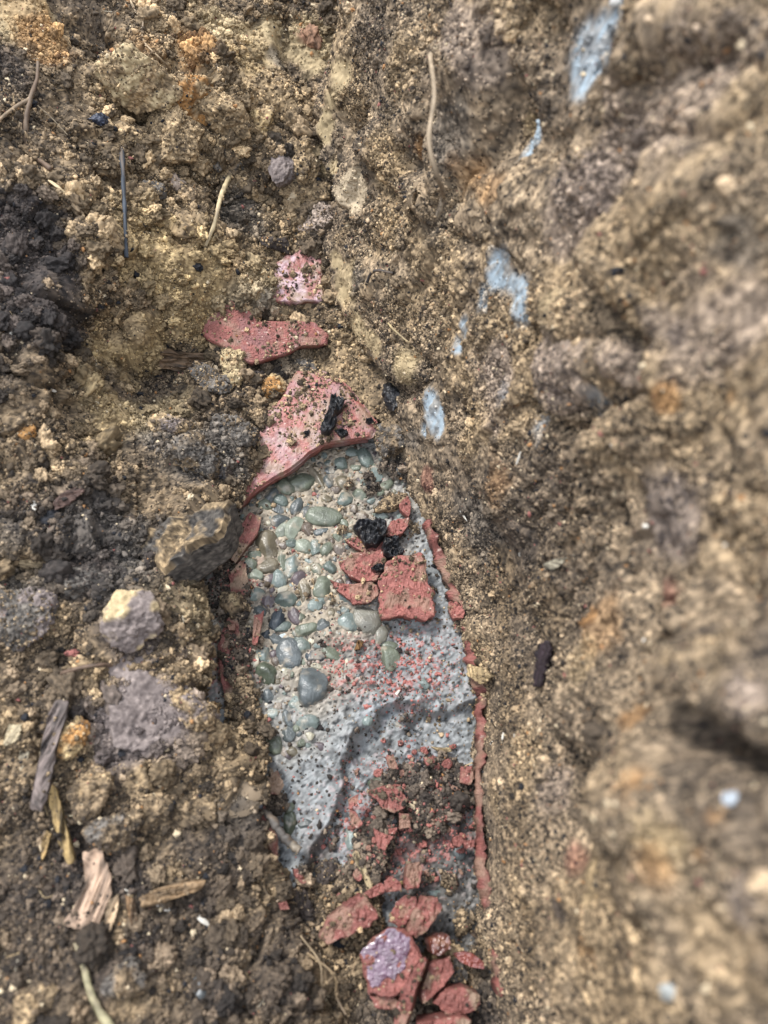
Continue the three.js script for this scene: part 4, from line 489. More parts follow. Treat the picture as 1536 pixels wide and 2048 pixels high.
const REDS = [
  ['block', [[757, 1171], [766, 1140], [781, 1122], [804, 1115], [839, 1109], [850, 1133], [852, 1171], [866, 1185], [866, 1243], [846, 1242], [804, 1238], [762, 1240], [755, 1228]], 0.0068, 0.0095, [0.03, 0.12], 'squarish thick red block in the middle of the pebbly concrete'],
  ['flake', [[678, 1129], [706, 1110], [740, 1106], [764, 1103], [773, 1124], [764, 1147], [752, 1164], [729, 1168], [706, 1160], [685, 1143]], 0.0045, 0.005, [-0.04, 0.05], 'crumbly flat red flake against the left side of the red block'],
  ['flake', [[659, 1162], [680, 1170], [710, 1170], [743, 1166], [757, 1178], [754, 1194], [734, 1210], [706, 1210], [690, 1194], [673, 1183]], 0.0038, 0.004, [0.02, 0.08], 'cracked red flake dusted with soil below the crumbly flake'],
  ['chip', [[690, 1083], [713, 1076], [727, 1091], [750, 1094], [767, 1082], [766, 1101], [731, 1110], [715, 1101]], 0.0036, 0.0035, [0, 0], 'winged red chip under the larger lump of charcoal'],
  ['chip', [[781, 1047], [799, 1041], [818, 1039], [815, 1054], [804, 1070], [790, 1076], [774, 1076], [769, 1070]], 0.005, 0.005, [0.05, 0], 'red chip between the two charcoal lumps and the red rim'],
  ['chip', [[803, 1005], [815, 994], [820, 1007], [822, 1021], [817, 1038], [808, 1030], [800, 1023], [797, 1012]], 0.0055, 0.005, [0, 0.1], 'upright red chip at the top of the pile beside the soil face'],
  ['chip', [[897, 1208], [917, 1206], [928, 1222], [927, 1238], [905, 1241], [896, 1222]], 0.006, 0.007, [-0.1, 0.1], 'hollowed red chip lodged under the bent red rim'],
  ['shard', [[637, 1868], [653, 1836], [675, 1815], [702, 1796], [722, 1786], [740, 1803], [759, 1828], [738, 1849], [688, 1871], [656, 1884]], 0.0085, 0.009, [0.05, 0.12], 'long red brick-like shard lying alone at lower left of the red heap'],
  ['shard', [[778, 1841], [793, 1803], [811, 1790], [834, 1792], [833, 1811], [813, 1846], [798, 1854]], 0.0085, 0.008, [-0.12, 0.08], 'rounded red shard leaning on its twin above the purple fragment'],
  ['shard', [[809, 1863], [823, 1817], [847, 1790], [868, 1794], [878, 1811], [868, 1833], [846, 1860], [828, 1873]], 0.0105, 0.01, [0.1, 0.1], 'rounded red shard on the right of the leaning pair above the purple fragment'],
  ['flat', [[740, 1986], [787, 1990], [804, 2000], [797, 2016], [751, 2010]], 0.009, 0.007, [0, 0.2], 'red slice sticking out below the purple fragment'],
  ['sliver', [[792, 2060], [796, 2008], [809, 1975], [831, 1934], [852, 1910], [855, 1926], [838, 1967], [824, 2022], [812, 2060]], 0.016, 0.010, [-0.25, 0.05], 'long narrow red sliver running down beside the purple fragment'],
  ['lump', [[856, 1925], [893, 1912], [904, 1940], [892, 1958], [868, 1983], [841, 2005], [838, 1978]], 0.009, 0.009, [0.1, 0], 'muddy red lump to the right of the long sliver'],
  ['lump', [[866, 1999], [888, 1972], [924, 1969], [956, 1984], [956, 2004], [930, 2024], [888, 2021]], 0.0085, 0.009, [0, 0.15], 'domed red lump near the foot of the soil face at the bottom'],
  ['lump', [[828, 2038], [870, 2031], [921, 2024], [940, 2036], [940, 2070], [839, 2070]], 0.010, 0.010, [0, 0.15], 'red lump cut off by the bottom edge'],
  ['piece', [[807, 1770], [812, 1728], [836, 1723], [841, 1740], [835, 1774], [811, 1780]], 0.0062, 0.007, [0.1, 0.05], 'upright rectangular red piece on the grey concrete above the red heap'],
  ['piece', [[768, 1762], [781, 1751], [802, 1765], [802, 1781], [770, 1784]], 0.0055, 0.006, [0, 0.05], 'small five-sided red piece left of the rectangular one'],
  ['piece', [[725, 1787], [759, 1765], [770, 1768], [770, 1784], [742, 1796]], 0.0045, 0.005, [0, 0.05], 'narrow red piece at the tip of the pale straw'],
  ['flake', [[732, 1584], [760, 1574], [781, 1568], [801, 1582], [815, 1599], [810, 1616], [789, 1626], [764, 1618], [752, 1599]], 0.0055, 0.003, [0, 0.06], 'flat forked red flake beside the round dark pebble'],
  ['chip', [[770, 1515], [785, 1508], [793, 1527], [796, 1539], [778, 1537]], 0.0062, 0.003, [0.05, 0.1], 'small red chip on the dirt below the blue cement ledge'],
  ['chip', [[847, 1520], [866, 1511], [869, 1525], [853, 1533]], 0.0065, 0.003, [0, 0], 'small red chip on the pale stone in the dirt heap'],
  ['chip', [[921, 1534], [944, 1534], [947, 1557], [941, 1571], [919, 1566]], 0.0045, 0.004, [-0.1, 0], 'upright red chip against the thin red rim'],
  ['chip', [[696, 1599], [718, 1588], [715, 1606], [699, 1621]], 0.0045, 0.003, [0, 0], 'thin red chip at the left end of the dirt heap'],
  ['chip', [[697, 1621], [711, 1623], [727, 1648], [714, 1658], [702, 1648]], 0.0045, 0.004, [0, 0.1], 'curled red chip below the thin one at the left end of the dirt heap'],
  ['chip', [[746, 1656], [765, 1667], [786, 1673], [769, 1702], [754, 1695]], 0.0052, 0.004, [0.05, 0], 'notched red chip below the forked flake'],
  ['chip', [[776, 1658], [795, 1655], [789, 1669], [777, 1668]], 0.006, 0.003, [0, 0], 'tiny red chip beside the notched one'],
  ['chip', [[798, 1626], [817, 1628], [821, 1655], [798, 1658]], 0.0055, 0.004, [0, 0.1], 'upright red chip under the round dark pebble'],
  ['chip', [[904, 1675], [918, 1670], [926, 1683], [918, 1696], [905, 1691]], 0.0045, 0.005, [0, 0], 'rounded red chip above the slate pebble near the rim'],
  ['chip', [[923, 1682], [946, 1680], [948, 1694], [929, 1698]], 0.0045, 0.005, [0, 0], 'rounded red chip touching the thin rim'],
  ['patch', [[453, 1110], [478, 1060], [500, 1028], [524, 1038], [517, 1070], [492, 1100], [470, 1132]], 0.0035, 0.004, [0.02, 0], 'red patch left of the pebbles, under the broken slab'],
  ['patch', [[458, 1150], [490, 1118], [499, 1180], [480, 1202], [463, 1190]], 0.0035, 0.004, [0.02, 0], 'red patch below the soil flake, left of the pebbles'],
  ['patch', [[436, 1290], [455, 1238], [470, 1228], [482, 1270], [477, 1350], [472, 1402], [450, 1402], [440, 1340]], 0.0035, 0.004, [0.03, 0], 'long muddy red patch in the shade of the left bank'],
  ['chip', [[508, 1232], [528, 1225], [524, 1250], [514, 1292], [505, 1290]], 0.006, 0.003, [0.05, 0], 'narrow red chip on the mud at the left of the pebbles'],
  ['chip', [[455, 1252], [472, 1249], [470, 1262], [458, 1262]], 0.007, 0.003, [0, 0], 'small curved red chip beside the yellow crumbs'],
  ['patch', [[528, 1556], [555, 1540], [568, 1570], [557, 1592], [533, 1588]], 0.006, 0.005, [0.1, 0.05], 'jagged red piece by the mud ball at the left edge of the cement'],
  ['patch', [[494, 1556], [506, 1560], [530, 1630], [550, 1680], [551, 1724], [534, 1698], [510, 1650], [502, 1610]], 0.012, 0.006, [0.55, 0], 'smooth dark red strip standing under the lower left bank'],
  ['chip', [[586, 1738], [596, 1738], [612, 1766], [602, 1768], [588, 1752]], 0.006, 0.004, [0.2, 0], 'small dark red chip half sunk in dark soil at the foot of the bank'],
  ['chip', [[556, 1806], [572, 1802], [578, 1818], [560, 1820]], 0.013, 0.004, [0.2, 0], 'dull red chip under the thin rootlet on the lower bank'],
];
REDS.forEach(([kind, outline, level, thick, tilt, label], i) => tag(plate(outline, { split: outline.length > 8 || kind === 'shard' ? ['upper_face', 'broken_edge'] : undefined, level: level + 0.001, thick, tilt, seed: i * 17 + 5, seg: outline.length > 8 ? 84 : 56, jag: 0.08, flaky: 0.9, grainy: 0.0004, round: 0.05, bump: kind === 'flake' ? 0.28 : 0.11, rough: 1.2, color: redColor(i * 5 + 11, { dust: kind === 'patch' ? 0.3 : 0.0, dirt: kind === 'lump' || kind === 'patch' ? 0.85 : 0.55, k: kind === 'patch' ? 0.7 : outline[0][1] > 1500 ? 0.85 : 1.05 }) }), 'red_' + (kind === 'flat' ? 'slice' : kind), label, 'red ' + (kind === 'flat' ? 'slice' : kind)));
{ // small chips in the dirt between the cement and the red heap
  const R = rng(606), spots = [];
  for (let i = 0; i < 400 && spots.length < 46; i++) { const a = 690 + R() * 255, b = 1480 + R() * 300, r = 5 + 9 * R() * R(); if (spots.some((q) => Math.hypot(q[0] - a, q[1] - b) < q[2] + r + 4)) continue; spots.push([a, b, r]); }
  spots.forEach(([a, b, r], i) => { const at = slabSpot(a, b), h = slabTop(at.x, at.z) + slabDirt * 0.0025; put(plate(dot(a, b, r, r * (0.5 + 0.5 * R()), R() * 180, 6 + Math.floor(R() * 3), i + 1), { level: h + 0.0014, thick: 0.0018 + 0.0015 * R(), tilt: [(R() - 0.5) * 0.5, (R() - 0.5) * 0.5], seed: i * 3 + 900, seg: 30, rings: 6, sides: 2, jag: 0.06, bump: 0.2, color: redColor(i + 60, { dust: 0.05, dirt: 0.6, k: 0.8 + 0.3 * R() }) }), 'red_chip', 'small red chip mixed into the dirt on the lower concrete', 'red chip', 'small red chips in the dirt on the lower concrete'); });
}
const glazed = tag(plate([[721, 1907], [738, 1880], [776, 1853], [808, 1858], [824, 1871], [846, 1910], [824, 1936], [811, 1972], [787, 1991], [738, 1984], [727, 1940]], { split: ['upper_face', 'broken_edge'], level: 0.0145, thick: 0.010, tilt: [-0.06, 0.16], seg: 120, jag: 0.04, bump: 0.12, mat: M.red, color: redColor(91, { dust: -0.3, dirt: 0.5, k: 0.95 }) }), 'glazed_fragment', 'large red fragment with a shiny purple skin in the red heap', 'glazed fragment');
{ const skin = plate([[723, 1907], [740, 1884], [776, 1857], [806, 1862], [818, 1876], [820, 1900], [808, 1920], [812, 1938], [796, 1948], [790, 1962], [774, 1952], [760, 1970], [742, 1976], [731, 1940]], { over: glazed, rise: 0.0052, thick: 0.0009, seg: 110, jag: 0.10, bump: 0.5, grainy: 0.00022, sides: 2, mat: M.glaze, color: (x, h, y) => { const n = 0.9 + 0.3 * fbm(x / 0.003, h / 0.003, y / 0.003, 3); return [0.125 * n, 0.06 * n, 0.105 * n]; } }); skin.position.sub(glazed.position); skin.name = 'purple_skin'; skin.userData.label = 'shiny purple skin'; skin.castShadow = skin.receiveShadow = true; glazed.add(skin); }
tag(plate([[852, 1877], [874, 1865], [895, 1868], [896, 1893], [878, 1909], [858, 1906]], { level: 0.0125, thick: 0.008, tilt: [0.2, 0.1], mat: M.glaze, jag: 0.08, color: (() => { const f = redColor(95, { dust: 0.1, k: 0.42 }); return (...a) => { const c = f(...a); return [c[0] * 1.1, c[1] * 0.7, c[2] * 0.5]; }; })() }), 'dark_red_fragment', 'dark wet brown-red fragment beside the purple one', 'red fragment');
tag(plate([[905, 1906], [928, 1902], [945, 1906], [967, 1923], [968, 1938], [942, 1934], [918, 1922]], { level: 0.009, thick: 0.0014, tilt: [0.05, 0.25], mat: M.glaze, jag: 0.02, bump: 0.3, color: (x, h, y) => { const n = fbm(x / 0.003, y / 0.003, 1, 3); return [0.22 + 0.05 * n, 0.045 + 0.01 * n, 0.03]; } }), 'red_leaf', 'small dark red pointed leaf at the foot of the soil face', 'leaf');

{ // red rim: the red layer turned up along the foot of the face, in three lengths
  const RIM = [[852, 1045, 8], [865, 1085, 13], [885, 1130, 18], [905, 1175, 18], [925, 1222, 13], [935, 1260, 10], [945, 1300, 20], [955, 1350, 22], [962, 1392, 18], [958, 1432, 11], [960, 1480, 9], [955, 1540, 7], [957, 1600, 7], [957, 1680, 9], [965, 1740, 13], [972, 1800, 9], [980, 1860, 11], [986, 1920, 8], [994, 1990, 7]];
  const length = (from, to, label, seed) => {
    const pts = RIM.slice(from, to + 1), c = new THREE.CatmullRomCurve3(pts.map(([a, b]) => onLevel(a, b, 0.006))), n = (to - from) * 14, pos = [], col = [], uv = [], idx = [], m = 7, at = c.getPointAt(0).clone(), paint = redColor(seed, { dust: 0.08, dirt: 0.6, k: 0.9 });
    for (let i = 0; i <= n; i++) {
      const t = i / n, p = c.getPoint(t), k = t * (pts.length - 1), a = Math.floor(Math.min(k, pts.length - 2)), w = mix(pts[a][2], pts[a + 1][2], k - a) * 1.5 * 0.37 / FOCAL * (0.85 + 0.5 * fbm(p.x / 0.004, p.z / 0.004, seed, 3)), rise = 0.008 + 0.004 * fbm(p.z / 0.008, 2, seed, 3), off = 0.0012 * fbm(p.z / 0.005, 7, seed, 3);
      [[-0.5, -0.9], [-0.55, 0.2], [-0.3, 0.8], [0.1, 1.05], [0.6, 1.3], [0.8, 0.6], [0.6, -0.9]].forEach(([u, v], q) => { const x = p.x + off + u * w * (1 + 0.3 * noise(p.z / 0.004, q * 1.1, seed)) + 0.0006 * noise(p.z / 0.0015, q * 2.2, seed), y = 0.002 + rise * (v * 0.5 + 0.5) + 0.0006 * noise(p.z / 0.0013, q * 3.1, seed + 9), z = p.z; pos.push(x - at.x, y - at.y, z - at.z); col.push(...paint(x, y, z, 0)); uv.push(z / 0.02, q * 0.1); });
    }
    for (let i = 0; i < n; i++) for (let q = 0; q < m; q++) { const a = i * m + q, b = i * m + (q + 1) % m; idx.push(a, b, a + m, b, b + m, a + m); }
    for (const r of [0, n]) for (let q = 1; q + 1 < m; q++) idx.push(r * m, r * m + q + (r ? 1 : 0), r * m + q + (r ? 0 : 1));
    const mesh = new THREE.Mesh(geom(pos, idx, col, uv), M.red); mesh.position.copy(at); tag(mesh, 'red_ridge', label, 'red ridge');
  };
  length(0, 5, 'upper bent length of red rim beside the red block', 31); length(5, 8, 'broad short length of red rim by the cream wood flake', 37); length(8, 18, 'thin lower length of red rim running down to the red heap', 41);
}

// ------------------------------------------------------------------ charcoal
[
  [[[707, 1063], [715, 1049], [738, 1040], [774, 1046], [778, 1058], [771, 1075], [750, 1095], [731, 1095], [721, 1077]], 0.0095, 0.007, 'large lump of charcoal on the pebbles above the red flakes'],
  [[[766, 1082], [781, 1074], [795, 1077], [796, 1094], [807, 1105], [804, 1113], [783, 1120], [769, 1112], [763, 1098]], 0.0105, 0.007, 'crumbling lump of charcoal above the red block'],
  [[[740, 1138], [760, 1128], [772, 1133], [769, 1143], [752, 1145]], 0.0105, 0.004, 'small splinter of charcoal between red flake and red block'],
  [[[661, 797], [668, 792], [690, 803], [686, 820], [671, 834], [674, 852], [662, 866], [648, 871], [639, 861], [646, 843], [655, 825]], 0.0175, 0.007, 'long bent piece of charcoal on the large red slab'],
  [[[670, 864], [680, 860], [694, 862], [697, 870], [682, 877]], 0.0148, 0.003, 'small flat bit of charcoal beside the bent piece'],
  [[[732, 838], [742, 838], [748, 845], [738, 849], [731, 845]], 0.0148, 0.003, 'little dark bit near the right corner of the large red slab'],
  [[[608, 865], [620, 862], [618, 872], [610, 876]], 0.0148, 0.002, 'thin dark flake on the large red slab, left of the bent charcoal'],
].forEach(([outline, level, thick, label], i) => tag(plate(outline, { level, thick, tilt: [0.08 * (i % 2 ? 1 : -1), 0.08], seed: i * 7 + 300, seg: 56, jag: 0.10, flaky: 1, bump: 0.55, rough: 1.2, mat: M.coal, color: coalColor(i * 3 + 1) }), 'charcoal', label, 'charcoal'));
tag(lump(789, 795, 16, 36, -20, { facets: 5, jag: 0.25, tall: 0.6, mat: M.coal, sit: 0.1, color: coalColor(44) }), 'charcoal', 'dark charred lump in the corner of the soil face above the blue smear', 'charcoal');
tag(lump(186, 252, 22, 13, -20, { facets: 5, jag: 0.2, tall: 0.5, mat: M.coal, sit: 0.2, color: (() => { const f = coalColor(45); return (...a) => { const c = f(...a); return [c[0] * 1.1, c[1] * 1.4, c[2] * 2.1]; }; })() }), 'charcoal', 'blue-black nugget high on the left bank', 'charcoal');

// ------------------------------------------------------------------ clods of soil
const crumbly = [];
[
  [357, 298, 47, 66, 12, 'tan', { facets: 9, tall: 0.85 }, 'tall tan clod standing in the hollow under the ridge'],
  [447, 312, 46, 42, 0, 'grey', { facets: 9, to: 'brown' }, 'rounded grey clod to the right of the tall tan clod'],
  [262, 150, 96, 48, 38, 'tan', { facets: 8, tall: 0.6, to: 'clay' }, 'long tan ridge of soil slanting below the top left cavity'],
  [370, 190, 62, 46, 25, 'orange', { facets: 8, tall: 0.6, to: 'tan' }, 'clod with an orange stain at the end of the tan ridge'],
  [450, 222, 66, 40, 18, 'tan', { facets: 8, tall: 0.6 }, 'wide crumbly tan clod overhanging the grey clod'],
  [515, 255, 34, 38, 40, 'tan', { to: 'yellow' }, 'tan clod at the right end of the overhang'],
  [560, 335, 26, 52, 28, 'mauve', { facets: 5, grain: 0.6 }, 'slanting mauve-grey fibrous clod beneath the overhang'],
  [606, 330, 28, 46, -5, 'tan', {}, 'upright tan clod beside the fibrous one'],
  [598, 386, 36, 20, 5, 'tan', { to: 'cream' }, 'flat pale clod below the upright tan clod'],
  [640, 395, 26, 20, 0, 'tan', {}, 'small pale clod next to the flat one'],
  [290, 405, 24, 20, 0, 'grey', {}, 'grey nub of soil under the tall tan clod'],
  [333, 380, 26, 16, 10, 'pink', {}, 'pinkish small clod at the foot of the tall tan clod'],
  [365, 420, 34, 24, -20, 'brown', {}, 'brown clod beside the pale hanging root'],
  [480, 385, 30, 22, 20, 'tan', {}, 'loose tan clod right of the pale hanging root'],
  [545, 492, 30, 15, 0, 'humus', {}, 'dark humus clod above the dusty pink piece'],
  [640, 445, 40, 24, -30, 'pink', {}, 'reddish-grey clod in the crease of the soil face'],
  [462, 748, 25, 44, -10, 'clay', { facets: 8 }, 'pale yellow chunk beside the broken wood'],
  [416, 782, 42, 24, 30, 'grey', { facets: 4, tall: 0.5, to: 'humus' }, 'flat dark clod under the broken wood'],
  [468, 872, 52, 36, 10, 'grey', { tall: 0.6 }, 'grey clod left of the large red slab'],
  [380, 925, 52, 36, -10, 'brown', { to: 'grey' }, 'brown-grey clod above the soil flake'],
  [330, 882, 34, 30, 0, 'tan', { to: 'mauve' }, 'tan clod at the foot of the yellow hollow'],
  [436, 952, 17, 24, 10, 'humus', { mat: 1 }, 'black clod beside the corner of the red slab'],
  [56, 866, 22, 17, 0, 'orange', {}, 'small orange clod on the left bank'],
  [548, 785, 27, 24, 0, 'orange', { to: 'yellow' }, 'orange-yellow clod on the upper edge of the red slab'],
  [512, 768, 16, 18, 0, 'humus', {}, 'black clod next to the orange-yellow one'],
  [590, 700, 22, 16, 0, 'grey', {}, 'grey clod in the dirt between two red pieces'],
  [615, 735, 20, 16, 20, 'grey', {}, 'dark clod above the top of the large red slab'],
  [262, 1250, 50, 56, 12, 'mauve', { facets: 5, jag: 0.1, grain: 0.7, to: 'clay', tall: 0.7 }, 'blocky clod with a smooth grey face and yellow sides'],
  [42, 1232, 62, 66, 0, 'grey', { tall: 0.6, to: 'mauve' }, 'big grey clod at the left edge'],
  [185, 1165, 72, 36, 8, 'grey', { facets: 4, tall: 0.55, to: 'humus' }, 'blackish lumpy clod above the smooth grey block'],
  [292, 1140, 24, 32, 0, 'humus', { tall: 0.8 }, 'narrow black clod at the left end of the soil flake'],
  [417, 1460, 26, 52, 12, 'orange', { facets: 6, tall: 0.4, to: 'tan' }, 'thin orange-tan flake of soil on the edge of the left bank'],
  [370, 1310, 40, 70, -15, 'tan', { facets: 6, tall: 0.5, to: 'mauve' }, 'ragged tan slice of soil on the edge of the left bank'],
  [272, 1400, 92, 88, 20, 'mauve', { facets: 5, jag: 0.12, grain: 0.8, tall: 0.2, detail: 30, sit: 0.05 }, 'large smooth mauve slab of clay on the left bank'],
  [352, 1440, 60, 70, 0, 'tan', { facets: 6, tall: 0.4, to: 'mauve', sit: 0.2 }, 'tan edge of clay beside the mauve slab'],
  [153, 1470, 26, 38, 10, 'yellow', { to: 'orange' }, 'yellow clod beside the grey wood stick'],
  [190, 1590, 46, 42, 0, 'brown', { to: 'tan' }, 'round brown clod beside the straw'],
  [235, 1665, 44, 34, 0, 'brown', { to: 'grey' }, 'brown clod right of the straw'],
  [510, 1518, 32, 40, 0, 'brown', { to: 'tan' }, 'mud ball at the foot of the left bank'],
  [72, 2015, 36, 42, 0, 'brown', { to: 'tan' }, 'brown lump near the bottom left corner'],
  [250, 1965, 40, 34, 0, 'brown', { to: 'grey' }, 'dull clod right of the green stem'],
  [600, 1812, 36, 34, 0, 'humus', {}, 'dark soil clod left of the long red shard'],
  [650, 1745, 30, 26, 0, 'humus', { to: 'grey' }, 'dark clod at the foot of the blue cement'],
  [905, 1955, 34, 28, 0, 'grey', { tall: 0.8 }, 'dark grey clod under the red leaf'],
  [838, 1562, 30, 24, 0, 'grey', { tall: 0.6, facets: 6, grain: 0.7 }, 'dark gritty concrete lump in the dirt heap'],
  [800, 880, 40, 30, -20, 'grey', { to: 'brown' }, 'grey-brown clod at the right corner of the red slab'],
  [780, 1010, 44, 16, -25, 'brown', { to: 'tan', tall: 0.7 }, 'streak of crumbly soil across the upper right pebbles'],
  [500, 1606, 30, 28, 0, 'brown', { to: 'grey' }, 'crumbly mud lump where the knobbly root leaves the bank'],
  [395, 1975, 18, 22, 20, 'slate', { facets: 9, grain: 0 }, 'angular slate-grey stone on the lower left bank'],
  [495, 1140, 14, 10, 0, 'grey', {}, 'little mud lump beside the red patches'],
  [470, 1215, 26, 24, 0, 'brown', { to: 'clay' }, 'crumbly mud lump at the left edge of the pebbles'],
].forEach(([a, b, rx, ry, turn, earth, o, label], i) => {
  const stone = earth === 'slate', color = stone ? (x, h, y) => { const n = 1 + 0.4 * fbm(x / 0.003, h / 0.003, y / 0.003, 3); return [0.09 * n, 0.10 * n, 0.105 * n]; } : earthColor(earth, i * 0.7 + 3, { to: o.to, up: (o.grain ?? 1) < 0.9 ? 0.12 : 0.04 });
  const made = tag(lump(a, b, rx, ry, turn, { jag: 0.2, sit: 0.55, detail: rx * ry > 3000 ? 30 : rx * ry > 900 ? 22 : 12, ...o, mat: stone ? M.stone : o.mat ? M.coal : M.soil, color }), stone ? 'stone' : 'soil_clod', label, stone ? 'stone' : 'clod'); if (!stone && !o.grain) crumbly.push(made);
});
const lipFlake = tag(plate([[480, 1030], [474, 1060], [455, 1090], [400, 1128], [345, 1168], [325, 1150], [290, 1118], [270, 1090], [330, 1072], [400, 1052], [440, 1036]], { split: ['crust', 'underside'], sideMat: M.soil, level: 0.0405, thick: 0.020, tilt: [-0.30, -0.2], seg: 120, jag: 0.05, bump: 0.2, grainy: 0.0005, rough: 0.5, sides: 22, under: 0.10, mat: M.soil, color: (() => { const f = earthColor('tan', 5.5, { to: 'grey' }), g = earthColor('grey', 2.2); return (x, h, y, side) => side ? g(x, h, y, 0) : f(x, h, y, 0).map((q) => q * 0.78); })() }), 'soil_flake', 'overhanging flake of soil with a smooth dark underside left of the pebbles', 'soil flake');


// ------------------------------------------------------------------ wood, bark, straw
const WOODS = [
  ['wood_stick', [[112, 1402], [126, 1397], [138, 1401], [135, 1432], [122, 1470], [113, 1510], [106, 1560], [96, 1600], [85, 1620], [61, 1612], [68, 1575], [78, 1530], [86, 1475], [100, 1425]], [0.20, 0.16, 0.145], 0.003, 'weathered grey wood stick lying on the left bank', 'stick', [-0.28, 1]],
  ['broken_wood', [[303, 716], [320, 697], [370, 703], [415, 706], [428, 730], [402, 748], [345, 739], [310, 731]], [0.17, 0.11, 0.065], 0.005, 'splintered brown wood jutting from the yellow hollow', 'wood piece', [1, 0.15]],
  ['wood_splinter', [[420, 684], [430, 688], [412, 726], [402, 728]], [0.48, 0.38, 0.23], 0.002, 'pale splinter at the end of the broken wood', 'splinter', [-0.4, 1]],
  ['wood_splinter', [[422, 742], [436, 735], [440, 752], [430, 764], [420, 758]], [0.55, 0.45, 0.32], 0.002, 'short cream splinter under the broken wood', 'splinter', [0, 1]],
  ['wood_shard', [[275, 1797], [320, 1775], [370, 1758], [410, 1760], [402, 1780], [340, 1802], [285, 1816]], [0.30, 0.20, 0.11], 0.0035, 'tan fibrous wood shard on the lower left bank', 'wood piece', [1, -0.35]],
  ['bark_flake', [[165, 1705], [205, 1698], [218, 1725], [224, 1760], [225, 1790], [205, 1832], [196, 1882], [180, 1897], [165, 1862], [128, 1847], [150, 1810], [172, 1770]], [0.44, 0.31, 0.22], 0.0025, 'large pale pinkish bark flake at lower left', 'bark flake', [-0.1, 1]],
  ['bark_flake', [[218, 1800], [238, 1789], [236, 1822], [222, 1864], [205, 1860], [211, 1830]], [0.48, 0.35, 0.22], 0.002, 'narrow bark flake beside the large pale one', 'bark flake', [-0.2, 1]],
  ['straw', [[93, 1578], [108, 1570], [122, 1600], [130, 1640], [142, 1680], [153, 1722], [136, 1724], [122, 1690], [106, 1640]], [0.50, 0.35, 0.15], 0.003, 'shaggy golden straw below the grey stick', 'straw', [0.3, 1]],
  ['straw', [[82, 1690], [94, 1660], [104, 1668], [92, 1712], [84, 1724]], [0.46, 0.31, 0.13], 0.002, 'short golden straw left of the shaggy one', 'straw', [-0.3, 1]],
  ['wood_chip', [[5, 1488], [18, 1450], [46, 1448], [38, 1480], [14, 1494]], [0.55, 0.46, 0.30], 0.002, 'broad cream wood chip at the left edge', 'wood chip', [-0.3, 1]],
  ['wood_chip', [[33, 1534], [45, 1485], [63, 1480], [58, 1512], [45, 1544]], [0.56, 0.48, 0.34], 0.002, 'narrow cream wood chip beside the grey stick', 'wood chip', [-0.3, 1]],
  ['wood_chip', [[34, 1120], [80, 1117], [86, 1136], [40, 1134]], [0.40, 0.31, 0.19], 0.002, 'flat tan wood chip above the grey clod', 'wood chip', [1, 0]],
  ['bark_flake', [[105, 1005], [150, 975], [172, 980], [140, 1010], [110, 1022]], [0.12, 0.07, 0.055], 0.002, 'dark reddish bark flake on the left bank', 'bark flake', [1, -0.5]],
  ['straw', [[702, 1707], [715, 1701], [732, 1735], [748, 1778], [738, 1785], [722, 1747]], [0.50, 0.40, 0.24], 0.0025, 'pale straw lying on the dirty concrete', 'straw', [0.5, 1]],
  ['wood_flake', [[940, 1328], [955, 1334], [972, 1336], [980, 1346], [988, 1352], [980, 1362], [966, 1368], [958, 1360], [948, 1344]], [0.66, 0.50, 0.28], 0.0022, 'cream wood flake on the red rim', 'wood flake', [1, 0.6]],
  ['bark_splinter', [[1078, 1290], [1098, 1282], [1105, 1296], [1094, 1330], [1088, 1352], [1082, 1374], [1070, 1374], [1076, 1330]], [0.035, 0.022, 0.028], 0.002, 'dark purple-brown splinter in the soil face', 'splinter', [-0.2, 1]],
  ['wood_chip', [[1095, 1138], [1112, 1118], [1142, 1114], [1130, 1122], [1112, 1140]], [0.45, 0.41, 0.31], 0.0015, 'curled pale chip in the soil face', 'wood chip', [1, -0.5]],
  ['bark_flake', [[250, 1790], [270, 1800], [275, 1840], [262, 1852], [254, 1820]], [0.20, 0.12, 0.06], 0.002, 'brown bark flake under the fibrous shard', 'bark flake', [0.2, 1]],
  ['bark_flake', [[708, 1300], [716, 1280], [728, 1284], [720, 1300]], [0.16, 0.085, 0.03], 0.002, 'amber seed husk on the grey mortar', 'husk', [0.5, 1]],
  ['wood_chip', [[768, 1768], [812, 1760], [836, 1752], [838, 1758], [800, 1770], [770, 1776]], [0.25, 0.18, 0.08], 0.0015, 'thin brown wood chip under the five-sided red piece', 'wood chip', [1, -0.2]],
  ['wood_chip', [[862, 1494], [900, 1496], [904, 1504], [880, 1506]], [0.42, 0.32, 0.18], 0.0015, 'small tan wood chip on the dirt heap', 'wood chip', [1, 0.2]],
  ['wood_chip', [[932, 1855], [950, 1862], [968, 1876], [964, 1882], [944, 1872]], [0.22, 0.15, 0.10], 0.0015, 'brown wood chip above the red leaf', 'wood chip', [1, 0.6]],
];
WOODS.forEach(([name, outline, c, thick, label, cat, dir], i) => tag(plate(outline, { thick, lift: 1.2, seed: i * 11 + 400, seg: 72, jag: 0.09, bump: 0.3, rough: 1.2, fib: [dir[0] / Math.hypot(...dir), dir[1] / Math.hypot(...dir)], mat: M.wood, color: woodColor(c.map((q) => q * 0.8), dir[0], dir[1], i * 2.3) }), name, label, cat));

